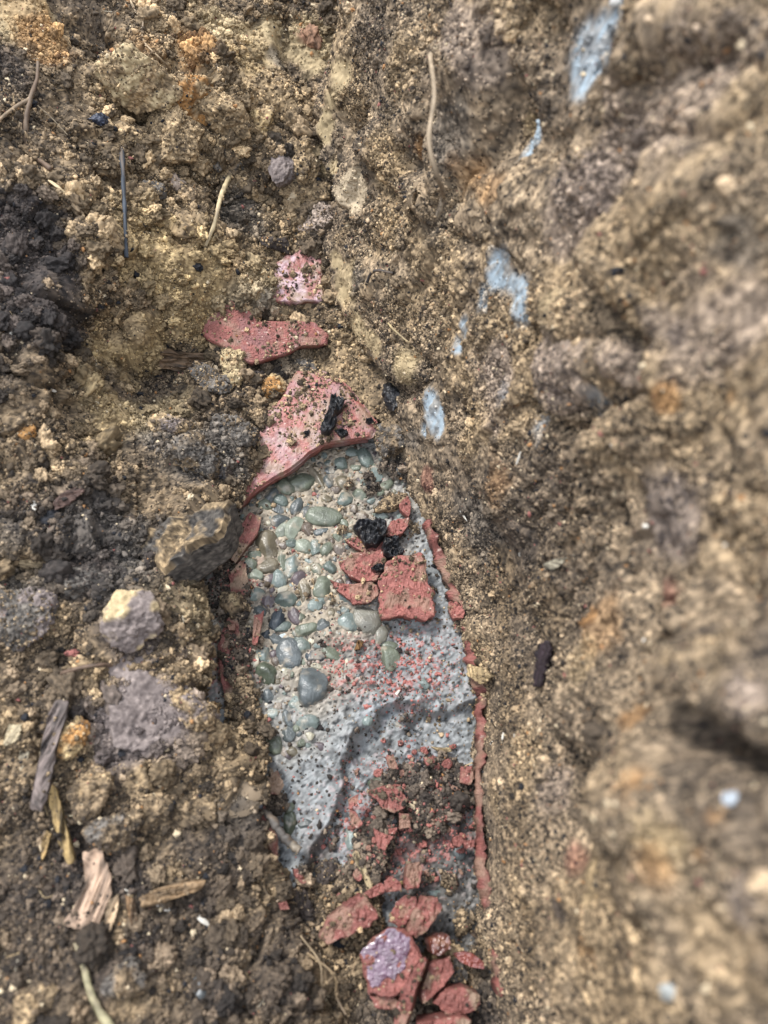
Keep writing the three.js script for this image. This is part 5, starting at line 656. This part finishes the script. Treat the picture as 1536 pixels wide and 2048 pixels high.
// ------------------------------------------------------------------ roots, stems, twigs
[
  ['root', [[463, 345], [452, 368, 0.016], [440, 400, 0.024], [434, 430, 0.023], [425, 460, 0.017], [412, 492]], 5.5, 3.5, [0.52, 0.42, 0.25], { hang: 0.012 }, 'pale hanging root with a frayed end', [['frayed_fibre', [[413, 486, 0.006], [408, 496, 0.005], [402, 506, 0.004]], 1.5, 0.7], ['frayed_fibre', [[413, 487, 0.006], [412, 498, 0.005], [413, 508, 0.004]], 1.5, 0.7], ['frayed_fibre', [[414, 486, 0.006], [419, 496, 0.005], [424, 502, 0.004]], 1.4, 0.6]]],
  ['stick', [[243, 296, 0.005], [249, 410, 0.007], [253, 515, 0.005]], 5, 4, [0.035, 0.045, 0.06], { knobby: 0.6, hang: 0.008 }, 'thin blue-black stick standing against the upper left bank'],
  ['root', [[67, 145, 0.004], [62, 180, 0.004], [50, 215, 0.004], [50, 250], [60, 300], [85, 330], [112, 352]], 3.5, 6, [0.13, 0.085, 0.055], {}, 'dark forked root at the upper left edge', [['side_root', [[50, 213, 0.004], [22, 222], [-6, 240]], 4, 3, [0.30, 0.22, 0.14]]]],
  ['rootlet', [[258, 0], [272, 28], [288, 55], [294, 95], [308, 122], [326, 132]], 2.5, 1.5, [0.42, 0.32, 0.2], {}, 'thin pale rootlet at the top of the bank'],
  ['root', [[860, 110, 0.006], [868, 200, 0.018], [858, 285, 0.022], [874, 350, 0.020], [886, 390, 0.016], [876, 432, 0.014]], 5, 4.5, [0.36, 0.28, 0.19], { tip: [0.62, 0.55, 0.44], hang: 0.020, free: 1.1 }, 'crooked root with a pale tip hanging down the soil face'],
  ['rootlet', [[68, 210], [100, 242], [130, 276]], 1.5, 1, [0.45, 0.36, 0.24], {}, 'fine pale rootlet beside the forked root'],
  ['stem', [[152, 1888], [168, 1930], [180, 1980], [198, 2020], [222, 2056]], 6, 9, [0.33, 0.30, 0.18], {}, 'pale green stem at the bottom left'],
  ['root', [[590, 1920], [622, 1962, 0.003], [640, 2000, 0.003], [654, 2050]], 3, 2.5, [0.26, 0.19, 0.11], {}, 'brown root crossing the bottom of the bank', [['side_root', [[622, 1962, 0.003], [600, 1990, 0.002], [588, 2030]], 2, 1.2], ['side_root', [[640, 2000, 0.003], [668, 2016, 0.003], [690, 2050]], 2, 1.2]]],
  ['rootlet', [[585, 1880], [604, 1940, 0.003], [612, 1990, 0.003], [662, 2032], [705, 2052]], 2, 2, [0.33, 0.25, 0.15], {}, 'fine rootlet tangled with the brown root'],
  ['root', [[496, 1610], [520, 1616, 0.003], [545, 1640, 0.004], [560, 1664, 0.003], [580, 1686], [600, 1702]], 6, 9, [0.10, 0.09, 0.08], { knobby: 0.7, level: 0.012, tip: [0.20, 0.17, 0.13] }, 'knobbly dark root across the lower red strip'],
  ['rootlet', [[540, 1804], [570, 1798, 0.003], [602, 1800, 0.003], [632, 1806]], 1.6, 1, [0.40, 0.31, 0.22], {}, 'thin tan rootlet above the dark clod'],
  ['rootlet', [[470, 1458], [478, 1470, 0.003], [474, 1482, 0.003], [484, 1498], [480, 1512]], 1.6, 1.2, [0.34, 0.27, 0.18], {}, 'curly rootlet hanging by the mud ball'],
  ['twig', [[128, 1372], [165, 1356, 0.002], [205, 1334, 0.002], [236, 1330], [250, 1322]], 5, 3.5, [0.15, 0.10, 0.07], {}, 'brown twig above the yellow clod'],
  ['rootlet', [[745, 562], [752, 548, 0.002], [768, 540, 0.002], [800, 544]], 3, 2.5, [0.05, 0.045, 0.045], {}, 'dark rootlet curling on the soil face'],
  ['rootlet', [[790, 645], [812, 664, 0.002], [832, 684]], 2.4, 1.6, [0.50, 0.40, 0.22], {}, 'short straw-coloured rootlet in the soil face'],
  ['rootlet', [[225, 1640], [200, 1642], [160, 1628], [138, 1632]], 1.8, 1.4, [0.50, 0.44, 0.30], {}, 'whitish fibre reaching right from the shaggy straw'],
  ['rootlet', [[60, 1780], [80, 1784, 0.002], [92, 1798], [108, 1792]], 1.5, 1.2, [0.42, 0.32, 0.18], {}, 'looping fibre left of the large bark flake'],
  ['rootlet', [[418, 75], [420, 110, 0.002], [428, 150]], 2.4, 1.4, [0.38, 0.32, 0.24], {}, 'straight grey rootlet on the clay at the top of the bank'],
  ['rootlet', [[438, 112], [444, 150, 0.002], [446, 185]], 1.3, 0.9, [0.42, 0.36, 0.26], {}, 'hair-thin rootlet beside the straight grey one'],
  ['rootlet', [[436, 1560, 0.004], [462, 1545, 0.004], [494, 1540, 0.004], [510, 1552]], 1.4, 1, [0.36, 0.28, 0.18], {}, 'arching fibre on the lower edge of the bank'],
].forEach(([name, pts, r0, r1, c, o, label, parts]) => {
  const m = strand(pts, r0, r1, c, o); if (!parts) { tag(m, name, label, name); return; }
  const g = new THREE.Group(); g.position.copy(m.position); m.position.set(0, 0, 0); m.name = 'main_root'; m.castShadow = m.receiveShadow = true; g.add(m);
  for (const [part, list, a, b, tint] of parts) { const k = strand(list, a, b, tint ?? c, {}); k.position.sub(g.position); k.name = part; k.castShadow = k.receiveShadow = true; g.add(k); }
  tag(g, name, label, name);
});

// ------------------------------------------------------------------ white bits
[
  [258, 1786, 13, 5, 25, 'white grain-like sliver below the brown bark flake'], [330, 1816, 22, 8, 22, 'large white husk below the fibrous wood shard'], [400, 1840, 18, 5, 38, 'white sliver right of the large husk'], [136, 1810, 5, 16, -8, 'upright white sliver left of the bark flake'],
  [66, 1022, 6, 16, -25, 'white seed near the left edge'], [40, 935, 8, 22, -30, 'cream splinter by the left edge'], [74, 946, 14, 7, -10, 'pale tan crumb beside the cream splinter'], [94, 952, 14, 3, 20, 'fine white fibre beside the pale tan crumb'], [170, 1272, 16, 4, -55, 'slanting white sliver between the grey clods'],
  [262, 925, 4, 10, -25, 'tiny white sliver beside the brown-grey clod'], [104, 778, 12, 5, 5, 'white fleck on the dark humus'], [88, 394, 18, 6, 15, 'cream wood fleck at the upper left'], [343, 440, 14, 3, 35, 'white sliver beside the brown clod'], [25, 672, 18, 4, -25, 'pale fibre on the humus at the left edge'],
  [930, 1032, 13, 3, 25, 'white sliver in the soil above the red rim'], [1030, 1106, 4, 13, 12, 'white sliver high on the right of the red rim'], [1044, 918, 3, 17, 14, 'white needle in the soil face'], [1046, 1474, 4, 9, 25, 'white fleck right of the thin rim'], [1290, 1281, 4, 6, 20, 'white fleck on the blurred soil face'], [1056, 1380, 5, 4, 0, 'tiny white speck below the dark splinter'],
  [990, 1487, 5, 4, 0, 'tiny white speck beside the thin rim'], [1235, 888, 7, 3, 40, 'blurred white sliver on the soil face'], [1288, 1052, 6, 5, 0, 'pinkish white blurred speck'], [1493, 1098, 5, 6, 0, 'pale blurred speck at the right edge'], [1446, 1090, 4, 4, 0, 'white blurred speck left of the pale one'], [1020, 1475, 3, 8, 10, 'white splinter between two specks'],
  [790, 1392, 14, 3, -50, 'white splinter in the cement hollow'], [615, 1266, 6, 4, -10, 'white crumb on a pebble'], [565, 1272, 9, 4, -20, 'white flake among the blue-black pebbles'], [300, 1352, 10, 11, 10, 'pale blue-white chip in the mauve clay'], [355, 1048, 9, 6, 0, 'pale blue chip behind the soil flake'],
].forEach(([a, b, w, h, t, label], i) => { const big = Math.max(w, h), c = /tan|cream/.test(label) ? [0.58, 0.46, 0.28] : /blue/.test(label) ? [0.55, 0.62, 0.62] : [0.62, 0.59, 0.52]; tag(lump(a, b, w, h, t, { detail: 6, facets: 4, jag: 0.15, grain: 0, tall: 0.6, sit: 0.35, seed: i * 9 + 1, mat: M.pale, color: (x, y, z) => { const n = 0.9 + 0.25 * fbm(x / 0.002, y / 0.002 + i, z / 0.002, 2); return [c[0] * n, c[1] * n, c[2] * n]; } }), big > 12 ? 'pale_splinter' : 'pale_fleck', label, big > 12 ? 'splinter' : 'fleck'); });
tag(lump(1487, 1612, 17, 17, 0, { detail: 10, facets: 5, jag: 0.1, grain: 0, tall: 0.8, sit: 0.5, mat: M.pale, color: (x, y, z) => { const n = 1 + 0.3 * fbm(x / 0.002, y / 0.002, z / 0.002, 2); return [0.40 * n, 0.45 * n, 0.50 * n]; } }), 'white_stone', 'round white stone far out of focus in the soil face', 'stone');
tag(lump(1358, 1968, 17, 32, 12, { detail: 10, facets: 5, jag: 0.1, grain: 0, tall: 0.6, sit: 0.5, mat: M.pale, color: (x, y, z) => { const n = 1 + 0.3 * fbm(x / 0.002, y / 0.002, z / 0.002, 2); return [0.36 * n, 0.38 * n, 0.37 * n]; } }), 'white_stone', 'long pale stone far out of focus at the lower right', 'stone');
tag(lump(1230, 2, 14, 10, 0, { detail: 10, facets: 5, jag: 0.1, grain: 0, tall: 0.6, sit: 0.5, mat: M.pale, color: () => [0.5, 0.5, 0.48] }), 'white_stone', 'white stone at the top edge above the blue smear', 'stone');

// ------------------------------------------------------------------ loose crumbs that nobody could count
function crumbShape(detail, seed, rough) {              // unit crumb with paler and darker specks
  const { v, idx } = ball(detail), p = new Float32Array(v.length), c = new Float32Array(v.length);
  for (let i = 0; i < v.length; i += 3) {
    const x = v[i] + seed, y = v[i + 1], z = v[i + 2], r = 0.9 + rough * (0.42 * noise(x * 1.3, y * 1.3, z * 1.3) + 0.30 * noise(x * 3.1, y * 3.1 + 5, z * 3.1) + 0.2 * noise(x * 7, y * 7, z * 7 + 2)), k = detail > 2 ? clamp(0.95 + 0.55 * noise(x * 6, y * 6, z * 6) + 0.5 * noise(x * 14, y * 14, z * 14), 0.25, 1.7) : 1;
    for (let q = 0; q < 3; q++) { p[i + q] = v[i + q] * r; c[i + q] = k; }
  }
  return geom(p, new Uint32Array(idx), c);
}
const fineShape = crumbShape(1, 3, 1.1), lumpShape = crumbShape(7, 8, 0.85), fibreShape = (() => { const g = new THREE.CylinderGeometry(0.5, 0.35, 1, 5, 4, false), p = g.attributes.position; for (let i = 0; i < p.count; i++) p.setX(i, p.getX(i) + 1.2 * Math.sin(p.getY(i) * 2.6)); const n = p.count, c = new Float32Array(n * 3).fill(1); g.setAttribute('color', new THREE.BufferAttribute(c, 3)); g.computeVertexNormals(); return g; })();
const M_crumb = std(0.92), M_crumbRed = std(0.65), M_fibre = std(0.75);
// points spread evenly over the area of a mesh (given with its place), only where the dig can be seen
function spread(geo, at, ok) {
  const pos = geo.attributes.position.array, nrm = geo.attributes.normal.array, ix = geo.index.array, tri = [], acc = []; let sum = 0;
  for (let t = 0; t < ix.length; t += 3) {
    const a = ix[t] * 3, b = ix[t + 1] * 3, c = ix[t + 2] * 3, x = pos[a] + at.x, y = pos[a + 1] + at.y, z = pos[a + 2] + at.z; if (!inView(x, y, z, 130) || (ok && !ok(x, y, z, nrm[a + 1]))) continue;
    const ux = pos[b] - pos[a], uy = pos[b + 1] - pos[a + 1], uz = pos[b + 2] - pos[a + 2], vx = pos[c] - pos[a], vy = pos[c + 1] - pos[a + 1], vz = pos[c + 2] - pos[a + 2];
    sum += Math.min(Math.hypot(uy * vz - uz * vy, uz * vx - ux * vz, ux * vy - uy * vx), 3e-5); acc.push(sum); tri.push(t);
  }
  return (R, out) => {
    let u = R() * sum, lo = 0, hi = acc.length - 1; while (lo < hi) { const m = (lo + hi) >> 1; if (acc[m] < u) lo = m + 1; else hi = m; }
    const t = tri[lo], a = ix[t] * 3, b = ix[t + 1] * 3, c = ix[t + 2] * 3; let p = R(), q = R(); if (p + q > 1) { p = 1 - p; q = 1 - q; }
    for (let k = 0; k < 3; k++) { out[k] = pos[a + k] + (pos[b + k] - pos[a + k]) * p + (pos[c + k] - pos[a + k]) * q + (k === 0 ? at.x : k === 1 ? at.y : at.z); out[k + 3] = nrm[a + k]; }
    return out;
  };
}
function scatter(points, count, accept, size, tint, seed, shape, m, name, label, category, o = {}) {
  const R = rng(seed), mats = new Float32Array(count * 16), cols = new Float32Array(count * 3), q = new THREE.Quaternion(), e = new THREE.Euler(), mt = new THREE.Matrix4(), p = V3(), s = V3(), w = [0, 0, 0, 0, 0, 0], n = V3(); let k = 0;
  for (let tries = 0; k < count && tries < count * 12; tries++) {
    points(R, w); const [x, y, z] = w; if (!accept(x, y, z, R, w[4])) continue;
    const r = size(R), c = tint(x, y, z, R);
    if (o.fibre) { n.set(w[3], w[4], w[5]); const d = V3(R() - 0.5, R() - 0.5, R() - 0.5); d.addScaledVector(n, -d.dot(n) * 0.8).normalize(); q.setFromUnitVectors(V3(0, 1, 0), d); s.set(r * (0.05 + 0.05 * R()), r, r * (0.05 + 0.05 * R())); } else { q.setFromEuler(e.set(R() * 6.28, R() * 6.28, R() * 6.28)); s.set(r * (0.7 + 0.7 * R()), r * (0.55 + 0.6 * R()), r * (0.7 + 0.7 * R())); }
    const sit = o.fibre ? 0.08 : o.sit ?? 0.3; p.set(x + w[3] * r * sit, y + w[4] * r * sit, z + w[5] * r * sit); mt.compose(p, q, s); mt.toArray(mats, k * 16); cols[k * 3] = c[0]; cols[k * 3 + 1] = c[1]; cols[k * 3 + 2] = c[2]; k++;
  }
  const im = new THREE.InstancedMesh(shape, m, k); im.instanceMatrix.array.set(mats.subarray(0, k * 16)); im.instanceColor = new THREE.InstancedBufferAttribute(cols.slice(0, k * 3), 3); im.instanceMatrix.needsUpdate = true;
  return put(im, name, label, category, null, 'stuff');
}
scene.updateMatrixWorld(true);
const faces = (list) => list.flatMap((t) => { const l = []; t.traverse((m) => { if (m.isMesh && !/edge|underside|skin/.test(m.name)) { m.geometry.computeBoundingSphere(); l.push([m.geometry, V3().setFromMatrixPosition(m.matrixWorld), m.geometry.boundingSphere.radius ** 2]); } }); return l; });
const several = (list) => { const parts = list.map(([g, at, weight]) => [spread(g, at), weight]), total = parts.reduce((a, b) => a + b[1], 0); return (R, w) => { let u = R() * total; for (const [f, k] of parts) { u -= k; if (u <= 0) return f(R, w); } return parts[0][0](R, w); }; };
const crumbSize = (a, e, cut = 0.988) => (R) => a * Math.pow(1 - R() * cut, -e), soilTint = (base, lift = 0, odd = 1) => (x, y, z, R) => {
  soilAt(x, y, z, base); const u = R() / odd, v = R(), w = R(), g = clamp((v < 0.42 ? 0.22 * w : v < 0.76 ? 0.2 + 0.4 * w : 0.62 + 0.55 * w) + lift, 0, 1.2);
  if (u < 0.025) return [0.012, 0.013, 0.017]; if (u < 0.04) return [0.56, 0.46, 0.31]; if (u < 0.048) return [0.36, 0.19, 0.08]; if (u < 0.052) return [0.26, 0.10, 0.085];
  return [0, 1, 2].map((k) => mix(soil.d[k], soil.l[k], g));
};
const patchy = (x, y, z, R) => { soilAt(x, y, z, BASE_BANK); return R() < (0.12 + 0.88 * sstep(-0.35, 0.35, fbm(x / 0.02, y / 0.02 + 4, z / 0.02, 3))) * (1 - 0.9 * soil.smooth); };
const O = V3(), onBank = spread(bankGeo, O, (x, y, z) => y > -0.004 && x < faceX(z, y) + 0.004), onFace = spread(faceGeo, O, (x, y) => y < 0.3), onSlab = spread(slabGeo, O, (x, y, z) => x < foot(z) + 0.003);
scatter(onBank, 230000, patchy, crumbSize(0.00027, 0.40), soilTint(BASE_BANK), 101, fineShape, M_crumb, 'soil_crumbs', 'countless fine loose crumbs of soil lying over the left bank', 'soil crumbs');
scatter(onBank, 9000, (x, y, z, R) => R() < 0.1 + 0.9 * sstep(-0.1, 0.4, fbm(x / 0.03, y / 0.03 + 9, z / 0.03, 3)) && patchy(x, y, z, R), crumbSize(0.0009, 0.46, 0.982), soilTint(BASE_BANK, 0.04, 0.2), 111, lumpShape, M_crumb, 'soil_crumbs', 'countless coarser lumps of crumbly soil lying over the left bank', 'soil crumbs');
scatter(onBank, 900, (x, y, z, R) => R() < sstep(0.0, 0.5, fbm(x / 0.05, y / 0.05 + 6, z / 0.05, 2)) && patchy(x, y, z, R), (R) => 0.0022 + 0.0042 * R() * R(), soilTint(BASE_BANK, 0.02, 0), 115, crumbShape(9, 21, 0.9), M_crumb, 'soil_crumbs', 'scattered bigger lumps of crumbly soil on the left bank', 'soil crumbs', { sit: 0.1 });
scatter(onFace, 300000, patchy, crumbSize(0.00026, 0.37), soilTint(BASE_FACE, -0.07), 102, fineShape, M_crumb, 'soil_crumbs', 'countless fine crumbs of soil clinging to the right-hand face', 'soil crumbs');
scatter(onFace, 3000, patchy, crumbSize(0.0008, 0.38), soilTint(BASE_FACE, 0.08, 0.2), 112, lumpShape, M_crumb, 'soil_crumbs', 'countless coarser lumps of soil clinging to the right-hand face', 'soil crumbs');
scatter(onSlab, 30000, (x, y, z, R) => { slabTop(x, z); return R() < 0.05 + slabDirt; }, crumbSize(0.0003, 0.40), soilTint(BASE_SPILT), 103, fineShape, M_crumb, 'soil_crumbs', 'fine loose crumbs of soil spilt on the concrete', 'soil crumbs');
scatter(onSlab, 900, (x, y, z, R) => { slabTop(x, z); return R() < slabDirt * slabDirt; }, crumbSize(0.0008, 0.40), soilTint(BASE_SPILT, 0.05, 0.2), 113, lumpShape, M_crumb, 'soil_crumbs', 'coarser lumps of soil spilt on the concrete', 'soil crumbs');
scatter(onSlab, 3200, (x, y, z, R) => { let w = 0.02; for (const c of REDDISH) w = Math.max(w, Math.exp(-((x - c[0]) ** 2 + (z - c[1]) ** 2) / (c[2] * c[2]) * 1.5)); return R() < w; }, crumbSize(0.00028, 0.36), (x, y, z, R) => { const k = 0.7 + 0.5 * R(); return [0.34 * k, 0.125 * k, 0.105 * k]; }, 104, fineShape, M_crumbRed, 'red_crumbs', 'countless red crumbs of the broken layer scattered on the concrete', 'red crumbs');
scatter(several(faces(crumbly)), 9000, (x, y, z, R, up) => R() < 0.3 + 0.7 * up, crumbSize(0.00027, 0.36), soilTint(BASE_BANK, 0.05), 105, fineShape, M_crumb, 'soil_crumbs', 'fine crumbs of soil sticking to the clods', 'soil crumbs');
scatter(several(faces(scene.children.filter((m) => /^(red_(slab|bl|fl|ch|sh|sli|lu|pi|pa|ri)|glazed)/.test(m.name)))), 3000, (x, y, z, R, up) => up > 0.45 && R() < (z > -0.03 ? 0.35 : 1) * (0.14 + 0.85 * sstep(-0.1, 0.4, fbm(x / 0.009, 2.2, z / 0.009, 3))), crumbSize(0.0003, 0.42), soilTint(BASE_BANK, 0.0), 106, lumpShape, M_crumb, 'soil_crumbs', 'specks of soil lying on the pieces of red layer', 'soil crumbs');
scatter(several(faces(scene.children.filter((m) => /^(wood_|bark_|straw|root|stick|broken_wood)/.test(m.name)))), 900, (x, y, z, R, up) => up > 0 && R() < 0.1 + sstep(0, 0.4, fbm(x / 0.006, y / 0.006, z / 0.006, 2)), crumbSize(0.0003, 0.36), soilTint(BASE_BANK), 114, fineShape, M_crumb, 'soil_crumbs', 'grains of soil stuck to the wood and roots', 'soil crumbs');
const strawTint = (x, y, z, R) => { const k = R(), t = 0.6 + 0.5 * R(); return k < 0.45 ? [0.42 * t, 0.31 * t, 0.17 * t] : k < 0.8 ? [0.12 * t, 0.08 * t, 0.055 * t] : [0.6 * t, 0.54 * t, 0.42 * t]; };
scatter(onBank, 900, patchy, crumbSize(0.0022, 0.38), strawTint, 107, fibreShape, M_fibre, 'plant_fibres', 'countless bits of straw and root fibre strewn over the left bank', 'plant fibres', { fibre: true });
scatter(onFace, 500, patchy, crumbSize(0.0018, 0.35), strawTint, 108, fibreShape, M_fibre, 'plant_fibres', 'countless bits of straw and root fibre in the right-hand face', 'plant fibres', { fibre: true });
scatter(onSlab, 90, (x, y, z, R) => { slabTop(x, z); return R() < 0.05 + slabDirt; }, crumbSize(0.002, 0.35), strawTint, 109, fibreShape, M_fibre, 'plant_fibres', 'bits of straw and fibre in the dirt on the concrete', 'plant fibres', { fibre: true });

// ------------------------------------------------------------------ render
const renderer = new THREE.WebGLRenderer({ antialias: true });
renderer.shadowMap.enabled = true; renderer.toneMapping = THREE.LinearToneMapping; renderer.toneMappingExposure = EXPOSURE;
renderer.render(scene, camera);
